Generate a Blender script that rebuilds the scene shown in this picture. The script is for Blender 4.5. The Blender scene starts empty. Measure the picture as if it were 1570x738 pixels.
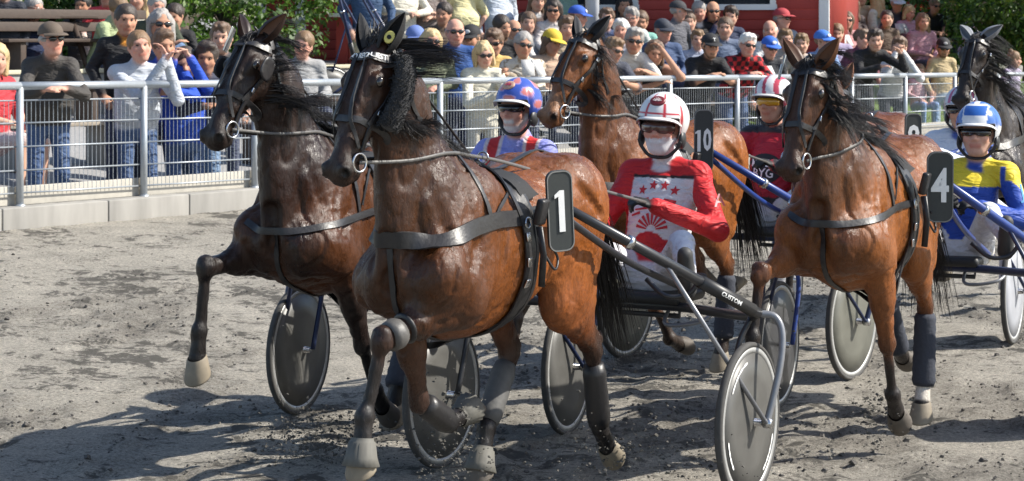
import bpy, bmesh, math, random
import numpy as np
from mathutils import Vector, Matrix, Quaternion
from mathutils.bvhtree import BVHTree
R = math.radians
rng = random.Random(7)
scene = bpy.context.scene
C = scene.collection

# ------------------------------------------------------------------ camera, sky, sun
CAM_H, F_PX, HORIZON = 2.1, 3300.0, 50.0
cd = bpy.data.cameras.new('camera'); cam = bpy.data.objects.new('camera', cd); C.objects.link(cam)
cam.location = (0, 0, CAM_H); cam.rotation_euler = (R(90), 0, 0)
cd.sensor_width = 36.0; cd.lens = 36.0 * F_PX / 1570.0
cd.shift_y = -(369.0 - HORIZON) / 1570.0
cd.clip_start = 0.1; cd.clip_end = 600
cd.dof.use_dof = True; cd.dof.focus_distance = 9.3; cd.dof.aperture_fstop = 11.0
scene.camera = cam
SUN_EL, SUN_AZ = 41.0, 90.0          # azimuth: degrees clockwise from +Y (view direction)
w = bpy.data.worlds.new('World'); scene.world = w; w.use_nodes = True
nt = w.node_tree; bg = nt.nodes['Background']
sky = nt.nodes.new('ShaderNodeTexSky'); sky.sky_type = 'NISHITA'; sky.sun_disc = False
sky.sun_elevation = R(SUN_EL); sky.sun_rotation = R(SUN_AZ)
nt.links.new(sky.outputs[0], bg.inputs[0]); bg.inputs[1].default_value = 0.125
sl = bpy.data.lights.new('sun', 'SUN'); sl.energy = 5.0; sl.angle = R(0.5); sl.color = (1, 0.95, 0.86)
so = bpy.data.objects.new('sun', sl); C.objects.link(so)
sd = Vector((math.sin(R(SUN_AZ)) * math.cos(R(SUN_EL)), math.cos(R(SUN_AZ)) * math.cos(R(SUN_EL)), math.sin(R(SUN_EL))))
so.rotation_euler = sd.to_track_quat('Z', 'Y').to_euler(); so.location = sd * 60
scene.view_settings.view_transform = 'Standard'; scene.view_settings.look = 'None'
scene.view_settings.gamma = 1.0; scene.view_settings.exposure = 0.70
scene.cycles.use_denoising = True
scene.cycles.max_bounces = 6; scene.cycles.transparent_max_bounces = 6

def at(px, py, Y):
    """world point seen at photo pixel (px,py) at distance Y"""
    return Vector(((px - 785.0) * Y / F_PX, Y, CAM_H - (py - HORIZON) * Y / F_PX))
def sstep(a, b, x):
    t = np.clip((np.asarray(x, float) - a) / (b - a), 0, 1); return t * t * (3 - 2 * t)

# ------------------------------------------------------------------ materials
MATS = {}
def nodes_of(m):
    m.use_nodes = True; return m.node_tree, m.node_tree.nodes['Principled BSDF']
def mat(name, col, rough=0.6, metal=0.0, noise=0.12, scale=40.0, bump=0.0, spec=0.5, sheen=0.0, coat=0.0, detail=3.0, stretch=None):
    """plain procedural material: colour broken up by noise, optional fine bump"""
    if name in MATS: return MATS[name]
    m = bpy.data.materials.new(name); t, b = nodes_of(m)
    tc = t.nodes.new('ShaderNodeTexCoord'); nz = t.nodes.new('ShaderNodeTexNoise')
    nz.inputs['Scale'].default_value = scale; nz.inputs['Detail'].default_value = detail
    if stretch:
        mp = t.nodes.new('ShaderNodeMapping'); mp.inputs['Scale'].default_value = stretch; t.links.new(tc.outputs['Object'], mp.inputs[0]); t.links.new(mp.outputs[0], nz.inputs['Vector'])
    else: t.links.new(tc.outputs['Object'], nz.inputs['Vector'])
    mx = t.nodes.new('ShaderNodeMix'); mx.data_type = 'RGBA'
    mx.inputs[6].default_value = [max(0, c * (1 - noise)) for c in col[:3]] + [1]
    mx.inputs[7].default_value = [min(1, c * (1 + noise)) for c in col[:3]] + [1]
    t.links.new(nz.outputs[0], mx.inputs[0]); t.links.new(mx.outputs[2], b.inputs['Base Color'])
    b.inputs['Roughness'].default_value = rough; b.inputs['Metallic'].default_value = metal
    b.inputs['Specular IOR Level'].default_value = spec
    if sheen: b.inputs['Sheen Weight'].default_value = sheen
    if coat: b.inputs['Coat Weight'].default_value = coat
    if bump:
        bp = t.nodes.new('ShaderNodeBump'); bp.inputs['Strength'].default_value = bump; bp.inputs['Distance'].default_value = 0.01
        t.links.new(nz.outputs[0], bp.inputs['Height']); t.links.new(bp.outputs[0], b.inputs['Normal'])
    MATS[name] = m; return m
def attr_mat(name, rough=0.7, noise=0.15, scale=60.0, bump=0.2, bdist=0.01, spec=0.4, sheen=0.0, stretch=None, rvar=0.0, folds=0.0):
    """material whose colour is the mesh's own 'col' attribute (skin, cloth, coat), broken up by noise"""
    if name in MATS: return MATS[name]
    m = bpy.data.materials.new(name); t, b = nodes_of(m)
    at_ = t.nodes.new('ShaderNodeAttribute'); at_.attribute_name = 'col'
    tc = t.nodes.new('ShaderNodeTexCoord'); nz = t.nodes.new('ShaderNodeTexNoise')
    nz.inputs['Scale'].default_value = scale; nz.inputs['Detail'].default_value = 4
    src = tc.outputs['Object']
    if stretch:
        mp = t.nodes.new('ShaderNodeMapping'); mp.inputs['Scale'].default_value = stretch
        t.links.new(src, mp.inputs[0]); t.links.new(mp.outputs[0], nz.inputs['Vector'])
    else: t.links.new(src, nz.inputs['Vector'])
    mr = t.nodes.new('ShaderNodeMapRange'); mr.inputs[1].default_value = 0.25; mr.inputs[2].default_value = 0.75
    mr.inputs[3].default_value = 1 - noise; mr.inputs[4].default_value = 1 + noise
    t.links.new(nz.outputs[0], mr.inputs[0])
    mx = t.nodes.new('ShaderNodeVectorMath'); mx.operation = 'SCALE'
    t.links.new(at_.outputs['Color'], mx.inputs[0]); t.links.new(mr.outputs[0], mx.inputs['Scale'])
    t.links.new(mx.outputs[0], b.inputs['Base Color'])
    b.inputs['Roughness'].default_value = rough; b.inputs['Specular IOR Level'].default_value = spec
    if sheen: b.inputs['Sheen Weight'].default_value = sheen; b.inputs['Sheen Roughness'].default_value = 0.4
    if rvar:
        n2 = t.nodes.new('ShaderNodeTexNoise'); n2.inputs['Scale'].default_value = 9.0; n2.inputs['Detail'].default_value = 8; n2.inputs['Roughness'].default_value = .7
        t.links.new(src, n2.inputs['Vector'])
        r2 = t.nodes.new('ShaderNodeMapRange'); r2.inputs[1].default_value = 0.38; r2.inputs[2].default_value = 0.62
        r2.inputs[3].default_value = rough - rvar; r2.inputs[4].default_value = rough + rvar
        t.links.new(n2.outputs[0], r2.inputs[0]); t.links.new(r2.outputs[0], b.inputs['Roughness'])
    if bump:
        bp = t.nodes.new('ShaderNodeBump'); bp.inputs['Strength'].default_value = bump; bp.inputs['Distance'].default_value = bdist
        t.links.new(nz.outputs[0], bp.inputs['Height']); last = bp
        if folds:
            n3 = t.nodes.new('ShaderNodeTexNoise'); n3.inputs['Scale'].default_value = 7.0; n3.inputs['Detail'].default_value = 2; n3.inputs['Distortion'].default_value = 1.2
            m3 = t.nodes.new('ShaderNodeMapping'); m3.inputs['Scale'].default_value = (1.0, 1.0, 2.2); m3.inputs['Rotation'].default_value = (0.5, 0.3, 0)
            t.links.new(src, m3.inputs[0]); t.links.new(m3.outputs[0], n3.inputs['Vector'])
            b3 = t.nodes.new('ShaderNodeBump'); mf = t.nodes.new('ShaderNodeMath'); mf.operation = 'MULTIPLY'; mf.inputs[1].default_value = folds; t.links.new(at_.outputs['Alpha'], mf.inputs[0]); t.links.new(mf.outputs[0], b3.inputs['Strength']); b3.inputs['Distance'].default_value = 0.06
            t.links.new(n3.outputs[0], b3.inputs['Height']); t.links.new(bp.outputs[0], b3.inputs['Normal']); last = b3
        t.links.new(last.outputs[0], b.inputs['Normal'])
    MATS[name] = m; return m

def noise3(V, sc, seed=0):
    """smooth 3-D value noise at points V, range -1..1"""
    T = np.random.RandomState(seed).rand(64, 64, 64) * 2 - 1; q = np.asarray(V) / sc; i = np.floor(q).astype(int); f = q - i; f = f * f * (3 - 2 * f); o = 0
    for a in (0, 1):
        for b in (0, 1):
            for c in (0, 1):
                w_ = (f[:, 0] if a else 1 - f[:, 0]) * (f[:, 1] if b else 1 - f[:, 1]) * (f[:, 2] if c else 1 - f[:, 2])
                o = o + w_ * T[(i[:, 0] + a) % 64, (i[:, 1] + b) % 64, (i[:, 2] + c) % 64]
    return o
def quad_normals(V, Q):
    n = np.cross(V[Q[:, 2]] - V[Q[:, 0]], V[Q[:, 3]] - V[Q[:, 1]]); N = np.zeros_like(V)
    for k in range(4): np.add.at(N, Q[:, k], n)
    return N / np.maximum(np.linalg.norm(N, axis=1, keepdims=True), 1e-9)
# ------------------------------------------------------------------ objects
def fast_mesh(name, V, F):
    """V (n,3) array, F (m,4) quads array"""
    me = bpy.data.meshes.new(name); V = np.asarray(V, np.float32); F = np.asarray(F, np.int32); k = F.shape[1]
    me.vertices.add(len(V)); me.vertices.foreach_set('co', V.ravel())
    me.loops.add(F.size); me.loops.foreach_set('vertex_index', F.ravel())
    me.polygons.add(len(F)); me.polygons.foreach_set('loop_start', np.arange(0, F.size, k, dtype=np.int32))
    me.polygons.foreach_set('use_smooth', np.ones(len(F), bool))
    me.update(calc_edges=True); return me
def set_cols(me, cols, alpha=None):
    a = me.color_attributes.new('col', 'FLOAT_COLOR', 'POINT')
    c4 = np.ones((len(cols), 4), np.float32); c4[:, :3] = cols
    if alpha is not None: c4[:, 3] = alpha
    a.data.foreach_set('color', c4.ravel())
def link(name, data, m=None, parent=None):
    o = bpy.data.objects.new(name, data); C.objects.link(o)
    if m is not None and data is not None:
        if not data.materials: data.materials.append(m)
    if parent is not None: o.parent = parent
    return o
def empty(name, loc, rz=0.0):
    o = bpy.data.objects.new(name, None); C.objects.link(o); o.location = loc; o.rotation_euler = (0, 0, rz); o.empty_display_size = 0.1
    return o
def tag(o, label=None, cat=None, group=None, kind=None):
    if label: o['label'] = label
    if cat: o['category'] = cat
    if group: o['group'] = group
    if kind: o['kind'] = kind
    return o
def catmull(P, n=6):
    P = [Vector(p) for p in P]
    if len(P) < 3: 
        return [P[0].lerp(P[-1], i / n) for i in range(n + 1)] if len(P) == 2 else P
    Q = [P[0] * 2 - P[1]] + P + [P[-1] * 2 - P[-2]]; out = []
    for i in range(1, len(Q) - 2):
        a, b, c, d = Q[i - 1:i + 3]
        for j in range(n):
            t = j / n; out.append(0.5 * ((2 * b) + (c - a) * t + (2 * a - 5 * b + 4 * c - d) * t * t + (3 * b - a - 3 * c + d) * t ** 3))
    out.append(P[-1]); return out
class MB:
    """collects shapes into one mesh"""
    def __init__(s): s.v = []; s.f = []; s.mi = []; s.cur = 0
    def face(s, *idx): s.f.append(tuple(idx)); s.mi.append(s.cur)
    def box(s, c, d, rot=None, bev=0.0):
        c = Vector(c); hx, hy, hz = d[0] / 2, d[1] / 2, d[2] / 2
        if bev <= 0:
            b = len(s.v)
            for sx in (-1, 1):
                for sy in (-1, 1):
                    for sz in (-1, 1):
                        p = Vector((sx * hx, sy * hy, sz * hz)); s.v.append(c + (rot @ p if rot else p))
            for q in ((0, 1, 3, 2), (4, 6, 7, 5), (0, 4, 5, 1), (2, 3, 7, 6), (0, 2, 6, 4), (1, 5, 7, 3)): s.face(*[b + i for i in q])
            return s
        bm = bmesh.new(); bmesh.ops.create_cube(bm, size=1.0)
        bmesh.ops.scale(bm, vec=d, verts=bm.verts); bmesh.ops.bevel(bm, geom=bm.edges[:], offset=bev, segments=2, affect='EDGES', profile=0.6)
        b = len(s.v); bm.verts.index_update()
        for v in bm.verts: s.v.append(c + (rot @ v.co if rot else v.co))
        for f in bm.faces: s.face(*[b + v.index for v in f.verts])
        bm.free(); return s
    def tube(s, path, r, n=8, cap=True, flat=1.0, up=None):
        P = [Vector(p) for p in path]; m = len(P)
        rr = r if isinstance(r, (list, tuple)) else [r] * m
        if len(rr) != m: rr = [rr[0] + (rr[-1] - rr[0]) * i / (m - 1) for i in range(m)]
        T = [(P[min(i + 1, m - 1)] - P[max(i - 1, 0)]).normalized() for i in range(m)]
        u = Vector(up) if up else (Vector((0, 0, 1)) if abs(T[0].z) < 0.9 else Vector((1, 0, 0)))
        nx = (u - T[0] * u.dot(T[0])).normalized(); b0 = len(s.v)
        for i in range(m):
            nx = (nx - T[i] * nx.dot(T[i])); nx = nx.normalized() if nx.length > 1e-6 else T[i].orthogonal().normalized()
            ny = T[i].cross(nx)
            for k in range(n):
                a = 2 * math.pi * k / n; s.v.append(P[i] + (nx * math.cos(a) * flat + ny * math.sin(a)) * rr[i])
        for i in range(m - 1):
            for k in range(n):
                a, b = b0 + i * n + k, b0 + i * n + (k + 1) % n; s.face(a, b, b + n, a + n)
        if cap:
            s.face(*[b0 + k for k in reversed(range(n))]); s.face(*[b0 + (m - 1) * n + k for k in range(n)])
        return s
    def lathe(s, prof, o=(0, 0, 0), axis=(0, 0, 1), n=20, ref=None, sx=1.0, sy=1.0, closed=False):
        """prof: list of (r, h) along axis"""
        o = Vector(o); ax = Vector(axis).normalized(); e1 = Vector(ref) if ref else ax.orthogonal()
        e1 = (e1 - ax * e1.dot(ax)).normalized(); e2 = ax.cross(e1); b0 = len(s.v); m = len(prof)
        for r, h in prof:
            for k in range(n):
                a = 2 * math.pi * k / n; s.v.append(o + ax * h + (e1 * math.cos(a) * sx + e2 * math.sin(a) * sy) * r)
        for i in range(m - 1 if not closed else m):
            for k in range(n):
                i2 = (i + 1) % m; s.face(b0 + i * n + k, b0 + i * n + (k + 1) % n, b0 + i2 * n + (k + 1) % n, b0 + i2 * n + k)
        if not closed:
            if prof[0][0] > 1e-5: s.face(*[b0 + k for k in reversed(range(n))])
            if prof[-1][0] > 1e-5: s.face(*[b0 + (m - 1) * n + k for k in range(n)])
        return s
    def ribbon(s, P, N, w, th, closed=False):
        """flat strap through points P with surface normals N: outer face and two edges, crisp between them"""
        m = len(P); rows = []
        for i in range(m):
            a = P[(i - 1) % m] if closed or i > 0 else P[i]; b = P[(i + 1) % m] if closed or i < m - 1 else P[i]
            t = (b - a).normalized(); n_ = N[i]; bi = t.cross(n_); bi = bi.normalized() if bi.length > 1e-6 else Vector((0, 1, 0))
            ww = w[i] if isinstance(w, (list, tuple)) else w
            rows.append([P[i] + bi * (q * ww) + n_ * h for q, h in ((-.5, 0), (-.47, th * .9), (0, th * 1.05), (.47, th * .9), (.5, 0))])
        for cols in ((0, 1), (1, 2, 3), (3, 4)):
            b0 = len(s.v); k = len(cols)
            for r in rows: s.v += [r[c] for c in cols]
            for i in range(m if closed else m - 1):
                j = (i + 1) % m
                for c in range(k - 1): s.face(b0 + i * k + c, b0 + i * k + c + 1, b0 + j * k + c + 1, b0 + j * k + c)
        return s
    def ell(s, c, r, rot=None, nu=12, nv=8):
        c = Vector(c); b0 = len(s.v)
        for j in range(nv + 1):
            th = math.pi * j / nv
            for i in range(nu):
                ph = 2 * math.pi * i / nu
                p = Vector((r[0] * math.sin(th) * math.cos(ph), r[1] * math.sin(th) * math.sin(ph), r[2] * math.cos(th)))
                s.v.append(c + (rot @ p if rot else p))
        for j in range(nv):
            for i in range(nu):
                s.face(b0 + j * nu + i, b0 + (j + 1) * nu + i, b0 + (j + 1) * nu + (i + 1) % nu, b0 + j * nu + (i + 1) % nu)
        return s
    def mesh(s, name, smooth=True):
        me = bpy.data.meshes.new(name); me.from_pydata([tuple(v) for v in s.v], [], s.f)
        if smooth: me.polygons.foreach_set('use_smooth', [True] * len(me.polygons))
        if any(s.mi): me.polygons.foreach_set('material_index', s.mi)
        me.update(); return me
    def build(s, name, m, parent=None, smooth=True, fix=False):
        me = s.mesh(name, smooth)
        for q in (m if isinstance(m, (list, tuple)) else [m]): me.materials.append(q)
        if fix:
            bm = bmesh.new(); bm.from_mesh(me); bmesh.ops.recalc_face_normals(bm, faces=bm.faces); bm.to_mesh(me); bm.free()
        return link(name, me, None, parent)
def text_mesh(body, size, ext=0.002, bold=0.0):
    cu = bpy.data.curves.new('lettering', 'FONT'); cu.body = body; cu.size = size; cu.extrude = ext; cu.offset = bold
    cu.align_x = 'CENTER'; cu.align_y = 'CENTER'; cu.resolution_u = 2
    o = bpy.data.objects.new('lettering', cu); C.objects.link(o)
    bpy.context.view_layer.update()
    me = bpy.data.meshes.new_from_object(o.evaluated_get(bpy.context.evaluated_depsgraph_get()))
    bpy.data.objects.remove(o); return me

# ------------------------------------------------------------------ organic bodies: distance field -> one continuous skin
class Field:
    def __init__(s): s.p = []
    def add(s, fn, lo, hi, k, key, sub=False): s.p.append((fn, np.array(lo, float), np.array(hi, float), k, key, sub))
    def cone(s, a, b, ra, rb, k=0.03, key='b', lat=None, fl=1.0, sub=False):
        a = np.array(a, float); b = np.array(b, float); ab = b - a; L2 = max(1e-9, ab @ ab)
        l = np.array(lat, float) if lat is not None else None
        def fn(P):
            q = P - a; t = np.clip(q @ ab / L2, 0, 1); q = q - t[:, None] * ab
            if l is not None: q = q + np.outer((q @ l) * (1 / fl - 1), l)
            return (np.sqrt((q * q).sum(1)) - (ra + (rb - ra) * t)) * min(1.0, fl)
        m = max(ra, rb) * max(1, fl); s.add(fn, np.minimum(a, b) - m, np.maximum(a, b) + m, k, key, sub)
    def ell(s, c, r, k=0.03, key='b', rot=None, sub=False):
        c = np.array(c, float); r = np.array(r, float); M = np.array(rot, float).reshape(3, 3) if rot is not None else None
        def fn(P):
            q = P - c
            if M is not None: q = q @ M            # columns of M = local axes
            k0 = np.sqrt(((q / r) ** 2).sum(1)); k1 = np.sqrt(((q / (r * r)) ** 2).sum(1))
            return k0 * (k0 - 1) / np.maximum(k1, 1e-6)
        s.add(fn, c - r.max(), c + r.max(), k, key, sub)
    def tube(s, o, X, Y, Z, prof, k=0.03, key='b', pw=2.3):
        """profile tube: rows (x, top, bottom, halfwidth) in frame o,X,Y,Z"""
        o, X, Y, Z = [np.array(v, float) for v in (o, X, Y, Z)]; pr = np.array(prof, float)
        # densify with smooth interpolation
        xs = np.linspace(pr[0, 0], pr[-1, 0], 120); cols = [np.interp(xs, pr[:, 0], pr[:, i]) for i in (1, 2, 3)]
        ker = np.hanning(11); ker /= ker.sum()
        cols = [np.convolve(np.pad(c, 5, mode='edge'), ker, 'valid') for c in cols]
        def fn(P):
            q = P - o; x = q @ X; y = q @ Y; z = q @ Z; xc = np.clip(x, xs[0], xs[-1])
            tp, bt, hw = [np.interp(xc, xs, c) for c in cols]; zc = (tp + bt) / 2; hh = np.maximum((tp - bt) / 2, 0.005); hw = np.maximum(hw, 0.005)
            e = (np.abs(y / hw) ** pw + np.abs((z - zc) / hh) ** pw) ** (1 / pw)
            d = (e - 1) * np.minimum(hw, hh); ex = np.abs(x - xc)
            return np.where(ex > 0, np.sqrt(np.maximum(d, 0) ** 2 + ex ** 2), d)
        c8 = [o + X * a + Y * b + Z * c for a in (xs[0], xs[-1]) for b in (-pr[:, 3].max(), pr[:, 3].max()) for c in (pr[:, 2].min(), pr[:, 1].max())]
        s.add(fn, np.min(c8, 0), np.max(c8, 0), k, key)
    def skin(s, vox):
        lo = np.min([p[1] for p in s.p if not p[5]], 0) - 3 * vox; hi = np.max([p[2] for p in s.p if not p[5]], 0) + 3 * vox
        n = np.ceil((hi - lo) / vox).astype(int) + 1; F = np.full(n, 1.0, np.float32)
        ax = [lo[i] + vox * np.arange(n[i]) for i in range(3)]
        for fn, plo, phi, k, key, sub in s.p:
            m = k + 2.5 * vox; i0 = np.maximum(np.floor((plo - m - lo) / vox).astype(int), 0); i1 = np.minimum(np.ceil((phi + m - lo) / vox).astype(int) + 1, n)
            if np.any(i1 <= i0): continue
            g = np.meshgrid(*[ax[i][i0[i]:i1[i]] for i in range(3)], indexing='ij')
            d = fn(np.stack([x.ravel() for x in g], 1)).reshape(g[0].shape).astype(np.float32)
            sl_ = tuple(slice(i0[i], i1[i]) for i in range(3)); f = F[sl_]
            if sub:
                h = np.maximum(k - np.abs(f + d), 0) / k; F[sl_] = np.maximum(f, -d) + h * h * k * 0.25
            else:
                h = np.maximum(k - np.abs(f - d), 0) / k; F[sl_] = np.minimum(f, d) - h * h * k * 0.25
        # surface nets
        S = F < 0; c = np.zeros(n - 1, np.int8)
        for a in (0, 1):
            for b in (0, 1):
                for e in (0, 1): c += S[a:n[0] - 1 + a, b:n[1] - 1 + b, e:n[2] - 1 + e]
        act = (c > 0) & (c < 8); I = np.argwhere(act); idm = np.full(n - 1, -1, np.int32); idm[act] = np.arange(len(I))
        cor = [(a, b, e) for a in (0, 1) for b in (0, 1) for e in (0, 1)]
        val = np.stack([F[I[:, 0] + a, I[:, 1] + b, I[:, 2] + e] for a, b, e in cor], 1); acc = np.zeros((len(I), 3)); cnt = np.zeros(len(I))
        for i in range(8):
            for j in range(i + 1, 8):
                if sum(abs(cor[i][q] - cor[j][q]) for q in range(3)) != 1: continue
                cr = (val[:, i] < 0) != (val[:, j] < 0); t = val[:, i] / np.where(cr, val[:, i] - val[:, j], 1)
                p = np.array(cor[i]) + t[:, None] * (np.array(cor[j]) - np.array(cor[i])); acc[cr] += p[cr]; cnt[cr] += 1
        V = lo + vox * (I + acc / cnt[:, None]); Q = []
        for axis in range(3):
            u, v_ = [(1, 2), (2, 0), (0, 1)][axis]; s0 = [slice(None)] * 3; s1 = [slice(None)] * 3
            s0[axis] = slice(0, -1); s1[axis] = slice(1, None)
            a, b = S[tuple(s0)], S[tuple(s1)]
            E = np.argwhere(a != b); E = E[(E[:, u] > 0) & (E[:, v_] > 0) & (E[:, u] < n[u] - 1) & (E[:, v_] < n[v_] - 1)]
            flip = a[E[:, 0], E[:, 1], E[:, 2]]
            def cid(du, dv):
                e = E.copy(); e[:, u] -= du; e[:, v_] -= dv; return idm[e[:, 0], e[:, 1], e[:, 2]]
            q = np.stack([cid(1, 1), cid(0, 1), cid(0, 0), cid(1, 0)], 1); q[~flip] = q[~flip][:, ::-1]; Q.append(q)
        Q = np.concatenate(Q); return V, Q[(Q >= 0).all(1)]
    def weights(s, V, soft=0.02):
        """blend weight of each colour key at the points V"""
        keys = sorted({p[4] for p in s.p if not p[5]}); D = {k: np.full(len(V), 9.0) for k in keys}
        for fn, lo, hi, k, key, sub in s.p:
            if sub: continue
            m = 0.12; sel = ((V > lo - m) & (V < hi + m)).all(1)
            if sel.any(): D[key][sel] = np.minimum(D[key][sel], fn(V[sel]))
        A = np.stack([D[k] for k in keys], 1); A = A - A.min(1, keepdims=True); W = np.exp(-A / soft); W /= W.sum(1, keepdims=True)
        return {k: W[:, i] for i, k in enumerate(keys)}
# ------------------------------------------------------------------ horses
LEATHER = mat('black harness leather', (0.018, 0.017, 0.018), 0.42, noise=0.3, scale=60, bump=0.15)
LEATHER_W = mat('worn grey harness leather', (0.09, 0.085, 0.08), 0.5, noise=0.3, scale=60, bump=0.15)
STEEL = mat('bright steel', (0.55, 0.55, 0.56), 0.25, metal=1.0, noise=0.1)
BLACKCLOTH = mat('black cloth', (0.012, 0.012, 0.013), 0.8, noise=0.3, scale=120, bump=0.2)
FLEECE = mat('black sheepskin', (0.022, 0.021, 0.022), 0.95, noise=0.5, scale=220, bump=1.0, sheen=0.15)
EYE = mat('horse eye', (0.012, 0.008, 0.006), 0.08, noise=0.1, coat=1.0)
PLATE = mat('number plate black', (0.035, 0.040, 0.039), 0.55, noise=0.2, scale=90)
WHITE = mat('white lettering', (0.8, 0.8, 0.78), 0.6, noise=0.04)
HAIR_B = mat('black horse hair', (0.014, 0.011, 0.010), 0.45, noise=0.4, scale=30)
HAIR_G = mat('grey brown horse hair', (0.10, 0.075, 0.06), 0.5, noise=0.4, scale=30)
HOOF_L = mat('pale hoof horn', (0.22, 0.185, 0.135), 0.65, noise=0.25, scale=25, bump=0.15)
HOOF_D = mat('dark hoof horn', (0.10, 0.085, 0.07), 0.7, noise=0.4, scale=25, bump=0.15)
RUBBER = mat('grey rubber bell boot', (0.115, 0.11, 0.095), 0.7, noise=0.25, scale=22, bump=0.1)
BANDAGE = mat('dark blue grey bandage', (0.035, 0.04, 0.055), 0.85, noise=0.25, scale=70, bump=0.3)
GREYBOOT = mat('grey leg wrap', (0.085, 0.083, 0.08), 0.7, noise=0.25, scale=40, bump=0.2)
INNER_EAR = mat('pinkish brown inner ear', (0.20, 0.10, 0.06), 0.7, noise=0.2)
YELLOW = mat('pale yellow emblem', (0.62, 0.55, 0.16), 0.7, noise=0.06)
def coat_material():
    """short wet coat: colour from the mesh, broken gloss, fine hair relief and sweat streaks"""
    m = bpy.data.materials.new('horse coat'); t, b = nodes_of(m); L = t.links; N = t.nodes.new
    at_ = N('ShaderNodeAttribute'); at_.attribute_name = 'col'; tc = N('ShaderNodeTexCoord')
    def nz(sc, dt, rg, st=(1, 1, 1), dist=0.0):
        mp = N('ShaderNodeMapping'); mp.inputs['Scale'].default_value = st; L.new(tc.outputs['Object'], mp.inputs[0])
        n = N('ShaderNodeTexNoise'); n.inputs['Scale'].default_value = sc; n.inputs['Detail'].default_value = dt; n.inputs['Roughness'].default_value = rg; n.inputs['Distortion'].default_value = dist; L.new(mp.outputs[0], n.inputs['Vector']); return n
    def rm(n, a0, a1, b0, b1): r = N('ShaderNodeMapRange'); r.inputs[1].default_value = a0; r.inputs[2].default_value = a1; r.inputs[3].default_value = b0; r.inputs[4].default_value = b1; L.new(n.outputs[0], r.inputs[0]); return r
    hair = nz(240, 4, .7, (.5, 1, .35)); mid = nz(60, 6, .7, (.7, 1, .25), .8); wet = nz(7, 7, .72, (1, 1, .6), .8)
    r1 = rm(hair, .3, .7, .62, 1.38); r2 = rm(mid, .3, .7, .80, 1.2); mu = N('ShaderNodeMath'); mu.operation = 'MULTIPLY'; L.new(r1.outputs[0], mu.inputs[0]); L.new(r2.outputs[0], mu.inputs[1])
    vm = N('ShaderNodeVectorMath'); vm.operation = 'SCALE'; L.new(at_.outputs['Color'], vm.inputs[0]); L.new(mu.outputs[0], vm.inputs['Scale']); L.new(vm.outputs[0], b.inputs['Base Color'])
    rr = rm(wet, .40, .60, .22, .50); L.new(rr.outputs[0], b.inputs['Roughness']); b.inputs['Specular IOR Level'].default_value = .32
    b1 = N('ShaderNodeBump'); b1.inputs['Strength'].default_value = .12; b1.inputs['Distance'].default_value = .004; L.new(hair.outputs[0], b1.inputs['Height'])
    b2 = N('ShaderNodeBump'); b2.inputs['Strength'].default_value = .42; b2.inputs['Distance'].default_value = .014; L.new(mid.outputs[0], b2.inputs['Height']); L.new(b1.outputs[0], b2.inputs['Normal'])
    L.new(b2.outputs[0], b.inputs['Normal']); return m
COAT = coat_material()

def hug(bvh, pts, w, th=0.004, off=0.002, n=6, closed=False):
    """strap lying on the surface: path points are dropped to the nearest skin point"""
    Q = catmull(list(pts) + ([pts[0]] if closed else []), n)
    if closed: Q = Q[:-1]
    P, N = [], []
    for q in Q:
        l, nn, _, _ = bvh.find_nearest(q); P.append(l + nn * off); N.append(nn)
    m = len(P)
    for _ in range(7):       # relax so the strap spans small dips
        P2 = []
        for i in range(m):
            a = P[(i - 1) % m] if closed or i > 0 else P[i]; b = P[(i + 1) % m] if closed or i < m - 1 else P[i]
            s_ = (a + b) / 2; d = (s_ - P[i]).dot(N[i]); P2.append(P[i].lerp(s_, 0.5) if d > 0 else P[i] + (s_ - P[i]) * 0.2)
        P = P2
    N = [((N[i] + N[(i - 1) % m if closed else max(0, i - 1)] + N[(i + 1) % m if closed else min(m - 1, i + 1)])).normalized() for i in range(m)]
    return P, N
def strap(bvh, pts, w, m, name, parent, th=0.005, off=0.002, n=6, closed=False):
    P, N = hug(bvh, pts, w, th, off, n, closed)
    return MB().ribbon(P, N, w, th, closed).build(name, m, parent)
def seg(p, ang, L, out=0.0, side=1):
    """next joint: ang degrees from straight down (+ forward), out = degrees swung outwards"""
    a = R(ang); o = R(out)
    return Vector((p[0] + L * math.sin(a) * math.cos(o), p[1] + side * L * math.sin(o) * (1 if abs(ang) > 30 else 1), p[2] - L * math.cos(a) * math.cos(o * 0.5)))

def hair_lock(mb, root, tip, droop, w, r_, n=5):
    side = r_.uniform(-1, 1) * 0.03; P = []
    mid = (root + tip) / 2 + Vector((r_.uniform(-.03, .03), r_.uniform(-.03, .03), droop))
    for i in range(n + 1):
        t = i / n; P.append(root * (1 - t) ** 2 + mid * 2 * t * (1 - t) + tip * t * t + Vector((0, side * t * t, 0)))
    ww = [w * (1 - 0.85 * (i / n) ** 1.3) for i in range(n + 1)]
    mb.tube(P, ww, 4, cap=False, flat=0.5)

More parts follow.
